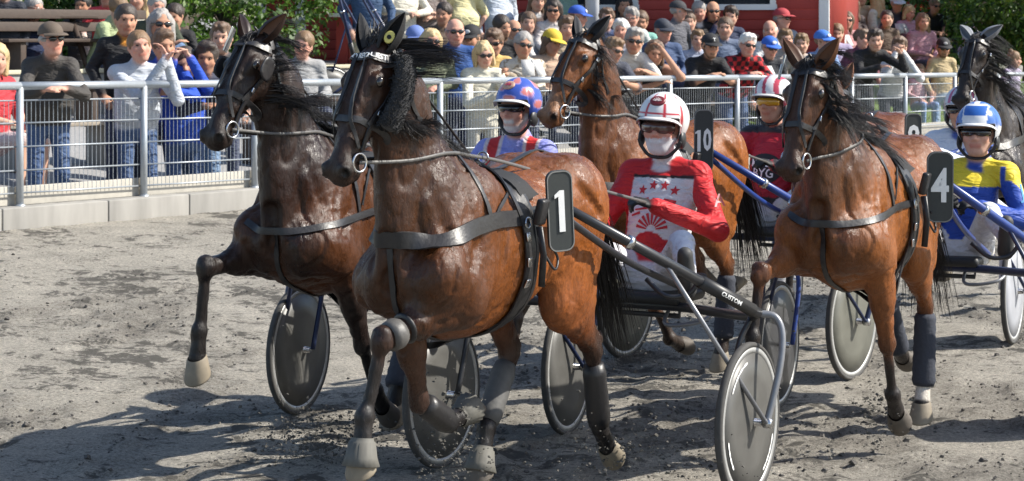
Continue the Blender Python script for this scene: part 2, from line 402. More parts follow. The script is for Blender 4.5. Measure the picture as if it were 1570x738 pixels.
class Scaled:
    def __init__(s, F, k): s.F, s.k = F, k
    def ell(s, c, r, k=.03, key='b', rot=None, sub=False): s.F.ell(c, np.array(r) * s.k, k * s.k, key, rot, sub)
    def cone(s, a, b, ra, rb, k=.03, key='b', lat=None, fl=1.0, sub=False): s.F.cone(a, b, ra * s.k, rb * s.k, k * s.k, key, lat, fl, sub)
def make_horse(name, label, S):
    """S: loc, yaw, legs, poll, hp (head pitch), hy (head yaw), cols, extras"""
    r_ = random.Random(S.get('seed', 1)); vox = S.get('vox', 0.012)
    root = empty(name, S['loc'], R(-90 - S['yaw'])); sc_ = S.get('scale', 1.0); root.scale = (sc_,) * 3
    tag(root, label, 'horse', 'trotting horses in the race')
    F = Field(); lat = (0, 1, 0)
    F.tube((0, 0, 0), (1, 0, 0), (0, 1, 0), (0, 0, 1), [
        (-.83, 1.34, 1.20, .03), (-.79, 1.42, 1.10, .12), (-.72, 1.49, 1.04, .18), (-.60, 1.555, 1.00, .235), (-.44, 1.575, 1.05, .255), (-.26, 1.54, 1.005, .258),
        (-.06, 1.505, .925, .270), (.14, 1.515, .85, .265), (.30, 1.565, .835, .238), (.42, 1.575, .84, .21), (.55, 1.50, .88, .198), (.66, 1.38, .93, .18), (.74, 1.27, .99, .13), (.79, 1.16, 1.08, .04)], 0.05, 'body', 2.2)
    poll = Vector(S['poll']); hp, hy = R(S['hp']), R(S['hy'])
    f = Vector((math.cos(hp) * math.cos(hy), math.cos(hp) * math.sin(hy), -math.sin(hp)))
    l = Vector((-math.sin(hy), math.cos(hy), 0)); d = l.cross(-f)
    if d.x < 0 and d.z < 0: d = -d
    hr = R(S.get('hroll', 0))
    l, d = l * math.cos(hr) + d * math.sin(hr), d * math.cos(hr) - l * math.sin(hr)
    hs = S.get('hs', .91); FH = Scaled(F, hs); H = lambda s, y, z: poll + (f * s + l * y + d * z) * hs           # head frame: along face, left, out of the forehead
    # neck
    nb, nm = Vector((.48, 0, 1.25)), Vector((.60, 0, 1.52))
    nm2 = nm.lerp(poll, .52) + Vector((-.02, 0, .0)); ne = H(.05, 0, -.075)
    F.cone((.40, 0, 1.30), nm.lerp(nb, .4), .262, .22, .08, 'neck', lat, .68)
    F.cone(nm.lerp(nb, .4), nm2, .215, .146, .06, 'neck', lat, .60)
    F.cone(nm2, ne, .144, .104, .05, 'neck', lat, .60)
    F.cone((.30, 0, 1.53), nm2 + (nm2 - nb).cross(Vector((0, 1, 0))).normalized() * -.10, .06, .05, .07, 'neck')
    F.cone((.74, 0, 1.15), ne + d * 0.0 + Vector((.02, 0, -.06)), .10, .06, .07, 'neck', lat, .7)     # windpipe line
    # head
    F.tube(poll, f, l, d, [tuple(q * hs for q in r0) for r0 in [(-.05, .025, -.05, .04), (0, .055, -.10, .072), (.08, .078, -.15, .094), (.16, .086, -.165, .102), (.24, .084, -.145, .092), (.32, .076, -.105, .074),
        (.40, .066, -.078, .060), (.47, .058, -.066, .053), (.53, .056, -.068, .057), (.575, .048, -.068, .058), (.602, .034, -.060, .049), (.618, .008, -.040, .034)]], .03, 'head', 2.5)
    for s_ in (1, -1):
        FH.ell(H(.15, s_ * .062, -.085), (.115, .036, .095), .03, 'head', np.array([f, l, d]).T)
        FH.ell(H(.165, s_ * .088, .040), (.046, .026, .032), .025, 'head', np.array([f, l, d]).T)
        FH.cone(H(.21, s_ * .085, .0), H(.40, s_ * .058, .0), .018, .012, .02, 'head')
        FH.ell(H(.555, s_ * .043, .012), (.038, .024, .034), .02, 'muzzle', np.array([f, l, d]).T)
        nd = (f * .45 + l * s_ * .80 + d * .38).normalized(); n2 = (f * .65 - d * .75); n2 = (n2 - nd * n2.dot(nd)).normalized()
        FH.ell(H(.572, s_ * .052, .022), (.034, .032, .036), .015, 'muzzle'); FH.ell(H(.575, s_ * .046, .020) + nd * .038, (.034, .026, .0145), .006, 'muzzle', np.array([nd, n2, nd.cross(n2)]).T, sub=True)
        FH.cone(H(.36, s_ * .04, .062), H(.08, s_ * .045, .074), .014, .02, .02, 'head')
    FH.ell(H(.575, 0, -.03), (.042, .05, .042), .02, 'muzzle', np.array([f, l, d]).T)
    FH.ell(H(.545, 0, -.082), (.038, .036, .022), .02, 'muzzle', np.array([f, l, d]).T)
    FH.cone(H(.50, .0, -.07), H(.545, 0, -.085), .02, .02, .02, 'muzzle')
    FH.cone(H(.605, -.05, -.048), H(.53, -.056, -.052), .006, .004, .006, 'muzzle', sub=True); FH.cone(H(.605, .05, -.048), H(.53, .056, -.052), .006, .004, .006, 'muzzle', sub=True)
    # muscles of the trunk
    J = {}
    for s_, sd_ in ((1, 'L'), (-1, 'R')):
        lg = S['legs'][sd_ + 'F']; fo = lg[0]
        shx = .63 + .0006 * fo; ptsh = Vector((shx, s_ * .175, 1.10 + .0006 * max(0, fo)))
        F.cone((.33, s_ * .13, 1.40), ptsh, .12, .105, .06, 'body', lat, .62)
        F.ell((.43, s_ * .175, 1.13), (.15, .07, .13), .035, 'body')
        F.ell((.70, s_ * .092, 1.10), (.105, .085, .135), .035, 'chest')
        F.ell((-.50, s_ * .13, 1.36), (.27, .13, .20), .06, 'body')
        el = Vector((.43 + .0012 * fo, s_ * .165, 1.01 + .0005 * max(fo, 0))); out = lg[3] if len(lg) > 3 else 0
        kn = seg(el, fo, .455, out, s_); fe = seg(kn, lg[1], .29, out * .5, s_); pa = seg(fe, lg[2], .125)
        F.cone(ptsh, el, .115, .10, .05, 'body', lat, .8)
        fwd = lambda a: Vector((math.cos(R(a)), 0, math.sin(R(a))))
        F.cone(el + fwd(fo) * -.02, el.lerp(kn, .5), .105, .072, .04, 'arm', lat, .72)
        F.cone(el.lerp(kn, .25) + fwd(fo) * .02, el.lerp(kn, .55) + fwd(fo) * .012, .07, .05, .04, 'arm', lat, .8)
        F.cone(el.lerp(kn, .5), kn, .068, .046, .03, 'arm', lat, .85)
        F.ell(kn, (.046, .048, .056), .014, 'low'); F.ell(kn + fwd(fo) * .016 + Vector((0, 0, .022)), (.032, .040, .026), .010, 'low'); F.ell(kn + fwd(lg[1]) * .014 - Vector((0, 0, .026)), (.030, .038, .024), .010, 'low'); F.ell(kn + fwd(lg[1]) * -.035 + Vector((0, 0, .012)), (.024, .022, .03), .02, 'low')
        F.cone(kn, fe, .032, .027, .018, 'low', lat, .85); F.cone(kn.lerp(fe, .1) - fwd(lg[1]) * .034, fe.lerp(kn, .1) - fwd(lg[1]) * .034, .0155, .0145, .007, 'low')
        F.ell(fe, (.042, .037, .042), .018, 'low'); F.ell(fe - fwd(lg[1]) * .026, (.024, .026, .026), .015, 'low')
        F.cone(fe, pa, .034, .042, .02, 'low')
        J[sd_ + 'F'] = (el, kn, fe, pa, lg)
        lg = S['legs'][sd_ + 'H']; hip = Vector((-.50, s_ * .155, 1.29)); st = seg(hip, lg[0], .37); hk = seg(st, lg[1], .43); fe = seg(hk, lg[2], .37); pa = seg(fe, lg[3], .13)
        hk.y -= s_ * .02; fe.y -= s_ * .03; pa.y -= s_ * .03
        F.cone(hip, st, .215, .13, .06, 'body', lat, .58)
        F.cone((-.70, s_ * .115, 1.30), Vector((-.66, s_ * .13, .98)).lerp(st.lerp(hk, .4), .45), .115, .085, .06, 'body', lat, .75)
        F.cone((-.30, s_ * .16, 1.22), st + Vector((.02, 0, .03)), .12, .11, .06, 'body', lat, .6)
        F.ell(st + Vector((.02, 0, 0)), (.085, .07, .095), .04, 'body')
        mid = st.lerp(hk, .45); gb = (hk - st).normalized().cross(Vector((0, 1, 0)))
        F.cone(st, mid, .12, .085, .05, 'thigh', lat, .68); F.cone(mid, hk, .08, .045, .03, 'arm', lat, .75)
        bk = Vector((-math.cos(R((lg[1] + lg[2]) / 2)), 0, -math.sin(R((lg[1] + lg[2]) / 2))))
        F.cone(st.lerp(hk, .35) + bk * .06, hk + bk * .055 + Vector((0, 0, .03)), .035, .022, .03, 'arm')
        F.ell(hk, (.052, .045, .065), .025, 'low'); F.ell(hk + bk * .05 + Vector((0, 0, .025)), (.028, .026, .04), .02, 'low')
        F.cone(hk, fe, .038, .029, .02, 'low', lat, .82); c2 = Vector((math.cos(R(lg[2])), 0, math.sin(R(lg[2])))) * .024
        F.cone(hk - c2 * 1.55, fe - c2 * 1.45, .019, .016, .008, 'low')
        F.ell(fe, (.044, .039, .044), .018, 'low'); F.ell(fe - c2, (.026, .026, .028), .015, 'low'); F.cone(fe, pa, .036, .044, .02, 'low')
        J[sd_ + 'H'] = (st, hk, fe, pa, lg)
        G_ = lambda a, b, ra, rb, k=.03: F.cone(a, b, ra, rb, k, 'body', sub=True)
        q_ = Vector((0, s_, 0)); n0 = nm.lerp(nb, .4)
        G_(n0 + q_ * .178 + Vector((.10, 0, -.10)), nm2 + q_ * .112 + Vector((.06, 0, -.055)), .022, .012); G_(nm2 + q_ * .112 + Vector((.06, 0, -.055)), ne + q_ * .088 + Vector((.03, 0, -.04)), .012, .010)
        G_((.36, s_ * .262, 1.42), (.56, s_ * .235, 1.16), .018, .020); G_((.34, s_ * .285, 1.30), (.38, s_ * .268, 1.02), .016, .020);
        G_((-.27, s_ * .285, 1.34), (-.22, s_ * .275, 1.06), .022, .026); G_((-.68, s_ * .215, 1.38), (-.60, s_ * .225, 1.0), .018, .020); G_((-.30, s_ * .255, 1.50), (-.52, s_ * .285, 1.30), .014, .018)
        for rb in range(5): G_((.06 - rb * .075, s_ * .300, 1.28), (.02 - rb * .07, s_ * .292, 1.05), .010, .012, .02)
        FH.ell(H(.095, s_ * .098, .045), (.026, .018, .018), .015, 'head', sub=True); FH.cone(H(.25, s_ * .108, -.045), H(.40, s_ * .082, -.035), .012, .010, .02, 'head', sub=True); FH.cone(H(.24, s_ * .095, .055), H(.42, s_ * .070, .045), .010, .008, .02, 'head', sub=True)
    F.cone((.835, 0, 1.28), (.80, 0, .98), .035, .030, .03, 'chest', sub=True)
    # dock of the tail
    F.cone((-.80, 0, 1.42), (-.90, 0, 1.36), .05, .035, .03, 'body')
    V, Q = F.skin(vox); W = F.weights(V, .022); lw = 1 - .75 * (W['low'] + W['head'] + W['muzzle'])
    V = V + quad_normals(V, Q) * ((noise3(V * (1, 1, .7), .17, 1) * .010 + noise3(V * (1, 1, .55), .08, 2) * .0050) * lw + noise3(V, .035, 3) * .0012)[:, None]
    q1 = np.abs(noise3(V * (1.5, 1.5, .55) + V[:, [2, 0, 1]] * .25, .13, 8)); q2 = np.abs(noise3(V * (1.5, 1.5, .6) + V[:, [2, 0, 1]] * .3, .055, 9)); q3 = np.abs(noise3(V * (1, 1, .8), .075, 10))
    V = V + quad_normals(V, Q) * ((-sstep(.22, .0, q1) * .0075 - sstep(.25, .0, q2) * .0028 + sstep(.06, .0, q3) * .0030) * (1 - .8 * W['low'] - .55 * W['head'] - W['muzzle'] * .7))[:, None]
    V = V + quad_normals(V, Q) * ((-sstep(.2, .0, q2) * .0022 + sstep(.08, .0, q3) * .0026) * (W['low'] * .6 + W['head'] * .8))[:, None]
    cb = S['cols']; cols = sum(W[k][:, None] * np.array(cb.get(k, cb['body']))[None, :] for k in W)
    # natural dark shading of a bay: darker back line, muzzle and knees
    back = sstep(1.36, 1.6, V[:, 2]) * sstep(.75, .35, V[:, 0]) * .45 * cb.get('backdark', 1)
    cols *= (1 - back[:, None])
    if 'frontdark' in cb:  # darker front: coat tone plus shade of the unlit side painted in
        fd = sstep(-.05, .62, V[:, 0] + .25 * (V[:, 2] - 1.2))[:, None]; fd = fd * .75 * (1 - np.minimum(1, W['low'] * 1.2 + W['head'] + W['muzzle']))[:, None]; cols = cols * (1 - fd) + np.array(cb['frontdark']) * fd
    cols *= (1 + .22 * noise3(V, .22, 5) + .14 * noise3(V, .06, 6))[:, None]
    du = (sstep(.1, .7, noise3(V, .12, 7)) * .05 * sstep(1.0, .3, V[:, 2]))[:, None]; cols = cols * (1 - du) + np.array((.22, .20, .17)) * du
    for s_ in (1, -1):
        for c_, r0, cc in ((H(.575, s_ * .062, .022), .026, (.004, .003, .003)), (H(.165, s_ * .115, .040), .034, (.012, .009, .008))):
            wt = sstep(r0, r0 * .6, np.sqrt(((V - np.array(c_)) ** 2).sum(1)))[:, None]; cols = cols * (1 - wt) + np.array(cc) * wt
    if 'marks' in S:
        for c, rr, col in S['marks']:
            p = H(*c) if len(c) == 3 else Vector(c[1:]); dd = np.sqrt(((V - np.array(p)) ** 2).sum(1)); wt = sstep(rr, rr * .6, dd)[:, None]; cols = cols * (1 - wt) + np.array(col) * wt
    for sd_, (zz, col) in S.get('socks', {}).items():
        fe, pa = np.array(J[sd_][2]), np.array(J[sd_][3]); dd = np.minimum(np.sqrt(((V - fe) ** 2).sum(1)), np.sqrt(((V - (fe + pa) / 2) ** 2).sum(1))); wt = sstep(zz, zz * .8, dd)[:, None]; cols = cols * (1 - wt) + np.array(col) * wt
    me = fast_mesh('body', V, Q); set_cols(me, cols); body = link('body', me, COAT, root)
    bvh = BVHTree.FromPolygons(V.tolist(), Q.tolist())
    # eyes, ears
    for s_ in (1, -1):
        MB().ell(H(.167, s_ * .106, .042), (.023, .013, .018), Matrix((f, l, d)).transposed(), 14, 10).build('eye', EYE, root)
        b0 = H(.0, s_ * .055, .03); e = S.get('ear', (0.25, .35, .9))
        tip = b0 + (-f * e[2] + l * s_ * e[1] + d * e[0])    .normalized() * .20
        ax = (tip - b0).normalized(); fr = (d * .8 + l * s_ * .6); fr = (fr - ax * fr.dot(ax)).normalized(); sdv = ax.cross(fr)
        mb = MB(); prof = [(0, .030), (.2, .043), (.42, .046), (.65, .036), (.85, .020), (1, .003)]; ns = 9
        for pas in (0, 1):
            for t, wd in prof:
                for q in range(ns):
                    a = math.pi * (-.82 + 1.64 * q / (ns - 1)); rr = wd * (1 if pas == 0 else .86)
                    mb.v.append(b0 + ax * (.172 * t - .015) + (sdv * math.sin(a) * rr) - fr * (math.cos(a) * rr * .62 - .01))
        K = len(prof)
        for i in range(K - 1):
            for q in range(ns - 1):
                a = i * ns + q; mb.cur = 0; mb.face(a, a + 1, a + ns + 1, a + ns); b = a + K * ns; mb.cur = 1; mb.face(b, b + ns, b + ns + 1, b + 1)
            for q in (0, ns - 1):
                a = i * ns + q; b = a + K * ns; mb.cur = 0; mb.face(a, a + ns, b + ns, b)
        em = S.get('earmat'); ear = mb.build('ear', [em or coat_flat(cb['neck']), em or INNER_EAR], root)
        if S.get('ear_emblem') and s_ == 1:
            c = b0 + ax * .055 + fr * 0.0 + sdv * .0 ; o_ = -fr if S['ear_emblem'] < 0 else fr
            q = (b0 + ax * .045) + o_ * .026
            MB().lathe([(.0, .004), (.019, .004), (.021, 0)], q, o_, 18, ref=ax, sx=1.25).build('yellow_emblem', YELLOW, ear, smooth=False)
            MB().lathe([(.0, .007), (.009, .007), (.009, .004)], q, o_, 14).build('emblem_pupil', BLACKCLOTH, ear, smooth=False)
    # mane, forelock, tail
    mb = MB(); mm = S.get('mane', {}); n = int(mm.get('n', 150) * 8); wind = Vector(mm.get('wind', (-.05, .12, -.16)))
    crest = [Vector((.22, 0, 1.58)), nm2.lerp(nb, .45) + Vector((-.19, 0, .12)), nm2 + (nm2 - nb).cross(Vector((0, 1, 0))).normalized() * -.15, H(-.05, 0, .01)]
    cp = catmull(crest, 16)
    for i in range(n):
        t = r_.random() ** mm.get('bias', 1.0); q = cp[min(len(cp) - 1, int(t * len(cp)))]; lo_, nn, _, _ = bvh.find_nearest(q + Vector((0, 0, .05)))
        cl = math.floor(t * 22 + r_.uniform(-.3, .3)); cr = random.Random(cl * 7 + S.get('seed', 1)); g = cr.uniform(.55, 1.15)
        wv = (Vector(mm['low']) if 'low' in mm and t < mm.get('split', .55) else wind) * g * r_.uniform(.8, 1.1)
        tip = lo_ + wv + Vector((cr.uniform(-.05, .05), cr.uniform(-.05, .05), cr.uniform(-.06, .06))) + Vector((r_.gauss(0, .012), r_.gauss(0, .012), r_.gauss(0, .012)))
        hair_lock(mb, lo_ - nn * .005 + Vector((r_.uniform(-.012, .012), r_.uniform(-.012, .012), 0)), tip, mm.get('droop', .05) * cr.uniform(.2, 1.6), r_.uniform(.0012, .0034), r_)
    for i in range(2 * mm.get('fore', 26)):
        b = H(r_.uniform(-.03, .02), r_.uniform(-.035, .035), .055)
        tip = H(r_.uniform(.03, .13), r_.uniform(-.05, .05), .095) if mm.get('fore_down', 1) else H(r_.uniform(-.14, -.04), r_.uniform(-.06, .1), r_.uniform(.0, .06))
        hair_lock(mb, b, tip, .02, r_.uniform(.0025, .0045), r_)
    mb.build('mane', S.get('manemat', HAIR_B), root)
    mb = MB(); tl = S.get('tail', {}); td = Vector(tl.get('dir', (-.32, 0, -.75)))
    for i in range(3 * tl.get('n', 90)):
        b = Vector((-.86 - r_.uniform(0, .05), r_.uniform(-.03, .03), 1.36 + r_.uniform(-.03, .03)))
        tip = b + td * r_.uniform(.7, 1.08) + Vector((r_.uniform(-.10, .06), r_.uniform(-.12, .12), r_.uniform(-.08, .08)))
        hair_lock(mb, b, tip, .22, r_.uniform(.003, .006), r_, 7)
    mb.build('tail', HAIR_B, root)
    # hooves and what is worn on the legs
    for kx, (j0, kn, fe, pa, lg) in J.items():
        pang = lg[2] if kx[1] == 'F' else lg[3]; hpitch = S.get('hoofpitch', {}).get(kx, pang - 32)
        rot = Matrix.Rotation(-R(hpitch), 3, 'Y'); dn = rot @ Vector((0, 0, -1)); fw = rot @ Vector((1, 0, 0))
        c0 = pa - dn * .012; hm = S.get('hoofcol', {}).get(kx, 'L')
        mb = MB(); ns = 18
        for t, rr, sh in ((0, .043, 0), (.1, .049, .002), (.5, .056, .017), (.92, .064, .032), (1.0, .0635, .034), (1.0, .05, .034), (.93, .0, .034)):
            for q in range(ns):
                a = 2 * math.pi * q / ns; fx = math.cos(a) * (1.08 if math.cos(a) > 0 else .88)
                mb.v.append(c0 + dn * (.10 * t * (1 - .22 * (1 - math.cos(a)) / 2)) + fw * (fx * rr + sh) + Vector((0, math.sin(a) * rr, 0)))
        for i in range(6):
            for q in range(ns): mb.face(i * ns + q, i * ns + (q + 1) % ns, (i + 1) * ns + (q + 1) % ns, (i + 1) * ns + q)
        mb.build('hoof', HOOF_L if hm == 'L' else HOOF_D, root, fix=True)
        wear = S.get('wear', {}).get(kx, ())
        if 'bell' in wear:
            ax_ = (dn * .8 + fw * .45).normalized(); pr = [(.043, -.045), (.047, -.03), (.050, -.028), (.060, .03), (.071, .062), (.067, .064), (.055, .03), (.04, -.02)]
            b = MB(); n_ = 36; b0 = len(b.v); e1 = fw - ax_ * fw.dot(ax_); e1.normalize(); e2 = ax_.cross(e1)
            for r1, h1 in pr:
                for q in range(n_):
                    a = 2 * math.pi * q / n_; rb = r1 * (1 + (.055 if q % 2 else -.035) * (1 if h1 > -.03 else 0)); b.v.append(pa + ax_ * h1 + (e1 * math.cos(a) + e2 * math.sin(a)) * rb)
            for i in range(len(pr) - 1):
                for q in range(n_): b.face(i * n_ + q, i * n_ + (q + 1) % n_, (i + 1) * n_ + (q + 1) % n_, (i + 1) * n_ + q)
            b.build('bell_boot', RUBBER, root, fix=True)
        def wrap(a, b_, r0, r1, m_, nm_, k=10, lumps=.003):
            P = [a.lerp(b_, i / k) for i in range(k + 1)]
            rr = [r0 + (r1 - r0) * i / k + (lumps if i % 2 else 0) for i in range(k + 1)]; rr[0] -= .006; rr[-1] -= .006
            return MB().tube(P, rr, 18, cap=True).build(nm_, m_, root)
        if 'bandage' in wear:
            wrap(kn.lerp(fe, .06), fe.lerp(pa, .25), .054, .060, BANDAGE, 'leg_bandage', 14, .004)
        if 'boot' in wear: wrap(kn.lerp(fe, .16), fe.lerp(kn, .02), .052, .054, LEATHER, 'tendon_boot', 6, .002)
        if 'greyboot' in wear: wrap(kn.lerp(fe, .16), fe.lerp(kn, .06), .053, .052, GREYBOOT, 'tendon_boot', 6, .002)
        if 'knee' in wear: wrap(kn.lerp(j0, .22), kn.lerp(j0, .08), .060, .062, LEATHER_W, 'knee_strap', 3, .003); wrap(kn.lerp(j0, .30), kn.lerp(j0, .26), .064, .064, LEATHER, 'knee_strap', 2, .002)
    # bridle
    B = empty('bridle', (0, 0, 0)); B.parent = root; m_ = S.get('leather', LEATHER)
    ringp = lambda s, a, b_, dz=0.0: [H(s + dz * math.sin(t), a * math.cos(t), b_ * math.sin(t) - .03) for t in [2 * math.pi * i / 14 for i in range(14)]]
    strap(bvh, ringp(.355, .12, .15), .028, m_, 'noseband', B, .006, .003, 3, True)
    strap(bvh, [H(.04, .13, -.02), H(.055, .09, .07), H(.06, 0, .13), H(.055, -.09, .07), H(.04, -.13, -.02)], .036, S.get('browmat', m_), 'browband', B, .006, .004, 8)
    strap(bvh, [H(.04, .14, -.03), H(-.03, .10, .02), H(-.045, 0, .05), H(-.03, -.10, .02), H(.04, -.14, -.03)], .026, m_, 'headpiece', B, .006, .003, 6)
    for s_ in (1, -1):
        strap(bvh, [H(.04, s_ * .14, -.03), H(.15, s_ * .16, -.035), H(.27, s_ * .15, -.035), H(.37, s_ * .12, -.03), H(.475, s_ * .10, -.045)], .022, m_, 'cheek_strap', B, .006, .003, 6)
        strap(bvh, [H(.05, s_ * .02, .12), H(.15, s_ * .02, .13), H(.28, s_ * .03, .12), H(.36, s_ * .055, .10), H(.47, s_ * .09, -.01)], .016, m_, 'overcheck_strap', B, .005, .009, 6)
        strap(bvh, [H(.05, s_ * .14, -.06), H(.16, s_ * .15, -.17), H(.20, s_ * .05, -.24), H(.21, 0, -.25)], .018, m_, 'throat_lash', B, .005, .003, 6)
        strap(bvh, [H(.26, s_ * .14, -.03), H(.33, s_ * .12, .0), H(.36, s_ * .10, .02)], .018, m_, 'cross_strap', B, .005, .006, 5)
        c, nn, _, _ = bvh.find_nearest(H(.50, s_ * .12, -.045)); c = c + nn * .010
        P = [c + (f * math.cos(t) + d * math.sin(t)) * .036 for t in [2 * math.pi * i / 20 for i in range(21)]]
        MB().tube(P, .0055, 6, cap=False).build('bit_ring', STEEL, B)
        J['bit' + ('L' if s_ > 0 else 'R')] = c
    # chin strap buckles
    for s_ in (1, -1):
        for sp, zz in ((.30, -.035), (.12, -.035)):
            c, nn, _, _ = bvh.find_nearest(H(sp, s_ * .16, zz)); MB().box(c + nn * .012, (.026, .008, .026), Matrix((f, nn, f.cross(nn))).transposed(), .003).build('buckle', STEEL, B)
    if S.get('blinkers'):
        for s_ in (1, -1):
            o_ = H(.17, s_ * .115, .03); pl = MB(); ns = 8
            for i in range(ns + 1):
                for j in range(ns + 1):
                    u, v_ = i / ns * 2 - 1, j / ns * 2 - 1; k_ = max(abs(u), abs(v_)); rr = (abs(u) ** 2.6 + abs(v_) ** 2.6) ** (1 / 2.6); g = k_ / max(rr, 1e-6) if k_ > 0 else 1
                    pl.v.append(o_ + f * (v_ * .055 * g) + d * (-.02 + u * .05 * g) + l * s_ * (.02 + .028 * (u + 1) * .5 + .012 * (1 - u * u) * .3))
            for i in range(ns):
                for j in range(ns): a = i * (ns + 1) + j; pl.face(a, a + 1, a + ns + 2, a + ns + 1)
            b = pl.build('blinker', m_, B); md = b.modifiers.new('t', 'SOLIDIFY'); md.thickness = .005
    if S.get('fleece'):
        for s_ in S['fleece']:
            P = [H(.02, s_ * .135, -.02), H(.10, s_ * .165, -.03), H(.20, s_ * .165, -.05), H(.30, s_ * .145, -.055), H(.345, s_ * .135, -.055)]
            mb = MB(); mb.tube(catmull(P, 5), [.02, .034] + [.040] * 17 + [.036, .02], 14)
            cs = list(mb.v)
            for q in range(1500):                      # tufts of wool
                i = r_.randrange(len(P) - 1); t = r_.random(); c = P[i].lerp(P[i + 1], t); dr = Vector((r_.gauss(0, 1), r_.gauss(0, 1), r_.gauss(0, 1))).normalized()
                dr = (dr - f * dr.dot(f)).normalized(); b = c + dr * .036; mb.tube([b, b + (dr + Vector((r_.uniform(-.4, .4), r_.uniform(-.4, .4), r_.uniform(-.4, .4)))) * .010], [.004, .0015], 3, cap=False)
            mb.build('sheepskin_roll', FLEECE, B)
    if S.get('shield'):
        rot = Matrix((f, l, d)).transposed() @ Matrix.Rotation(R(-38), 3, 'X') @ Matrix.Rotation(R(18), 3, 'Y')
        sh_ = MB().box(H(.03, -.15, .06), (.12, .006, .095), rot, .003).build('side_shield', mat('clear grey plastic shield', (.33, .35, .34), .18, noise=.35, scale=25), B)
        MB().box(H(.03, -.15, .06) + rot @ Vector((.012, -.005, .0)), (.05, .003, .04), rot).build('shield_sticker', WHITE, sh_)
    if S.get('name_text'):
        tm = text_mesh(S['name_text'], .031, .0008, .0004); P, N = hug(bvh, [H(.04, .13, -.02), H(.055, .09, .07), H(.06, 0, .13), H(.055, -.09, .07), H(.04, -.13, -.02)], .03, .006, .004, 12)
        Ls = [0]
        for i in range(1, len(P)): Ls.append(Ls[-1] + (P[i] - P[i - 1]).length)
        xs = [v.co.x for v in tm.vertices]; tw = max(xs) - min(xs); c_ = Ls[-1] * S.get('name_at', .5)
        for v in tm.vertices:
            s0 = c_ + -v.co.x; s0 = min(max(s0, 0), Ls[-1] - 1e-5)
            i = max(0, min(len(P) - 2, next((k for k in range(len(Ls) - 1) if Ls[k + 1] >= s0), len(P) - 2))); t = (s0 - Ls[i]) / max(1e-6, Ls[i + 1] - Ls[i])
            p = P[i].lerp(P[i + 1], t); n_ = N[i].lerp(N[i + 1], t).normalized(); tg = (P[i + 1] - P[i]).normalized(); bi = n_.cross(tg).normalized()
            if bi.dot(-f) < 0: bi = -bi
            v.co = p + n_ * (.0075 + v.co.z) + bi * v.co.y
        link('horse_name_lettering', tm, WHITE, B)
    # harness: breast collar, saddle, girth, back strap
    G = empty('harness', (0, 0, 0)); G.parent = root; hm = S.get('leather', LEATHER)
    cz = S.get('collar_z', 1.26); bc = [(-.02, .33, cz + .07), (.25, .31, cz + .05), (.50, .29, cz + .03), (.68, .22, cz + .01), (.80, .10, cz - .01), (.83, 0, cz - .015)]
    bc = bc + [(x, -y, z) for x, y, z in reversed(bc[:-1])]
    strap(bvh, [Vector(p) for p in bc], S.get('collar_w', .055), S.get('collarmat', hm), 'breast_collar', G, .008, .004, 6)
    strap(bvh, [Vector(p) for p in [(.40, .28, cz + .03), (.42, .22, 1.42), (.42, .0, 1.68), (.42, -.22, 1.42), (.40, -.28, cz + .03)]], .022, hm, 'neck_strap', G, .006, .003, 8)
    gx = S.get('girth_x', .14)
    ring = [Vector((gx + .05 * math.cos(t) * 0, .40 * math.cos(t), 1.18 + .45 * math.sin(t))) for t in [2 * math.pi * i / 20 for i in range(20)]]
    strap(bvh, ring, .075, hm, 'girth', G, .010, .003, 4, True)
    for gxx, wd_ in ((gx + .045, .028), (gx - .055, .03)):
        ring = [Vector((gxx, .40 * math.cos(t), 1.18 + .45 * math.sin(t))) for t in [2 * math.pi * i / 20 for i in range(20)]]
        strap(bvh, ring, wd_, hm, 'girth_strap', G, .008, .010, 4, True)
    for s_ in (1, -1):
        for zz in (1.28, 1.14, 1.02):
            c, nn, _, _ = bvh.find_nearest(Vector((gx + .045, s_ * .42, zz))); MB().box(c + nn * .022, (.034, .010, .040), Matrix((Vector((1, 0, 0)), nn, Vector((1, 0, 0)).cross(nn))).transposed(), .004).build('buckle', STEEL, G)
        c, nn, _, _ = bvh.find_nearest(Vector((gx + .02, s_ * .42, cz + .06))); MB().tube([c + nn * .018 + (Vector((1, 0, 0)) * math.cos(t) + Vector((0, 0, 1)) * math.sin(t)) * .022 for t in [2 * math.pi * i / 14 for i in range(15)]], .005, 6, cap=False).build('trace_ring', STEEL, G)
        MB().tube(catmull([Vector((gx, s_ * .33, 1.20)), Vector((gx - .05, s_ * .36, 1.12)), Vector((gx - .10, s_ * .35, 1.16)), Vector((gx - .06, s_ * .34, 1.22))], 5), .006, 6).build('loose_strap', hm, G)
        strap(bvh, [Vector((gx, s_ * .25, 1.50)), Vector((gx + .14, s_ * .28, 1.42)), Vector((.38, s_ * .28, cz + .05))], .016, hm, 'shoulder_strap', G, .005, .004, 6)
    ring = [Vector((gx - .07, .40 * math.cos(t), 1.18 + .45 * math.sin(t))) for t in [R(35 + 110 * i / 10) for i in range(11)]]
    strap(bvh, ring, .13, BLACKCLOTH, 'saddle_pad', G, .014, .004, 4)
    strap(bvh, [Vector((gx, .02, 1.6)), Vector((-.2, .01, 1.62)), Vector((-.5, 0, 1.66)), Vector((-.78, 0, 1.52)), Vector((-.88, 0, 1.44))], .024, hm, 'back_strap', G, .006, .003, 6)
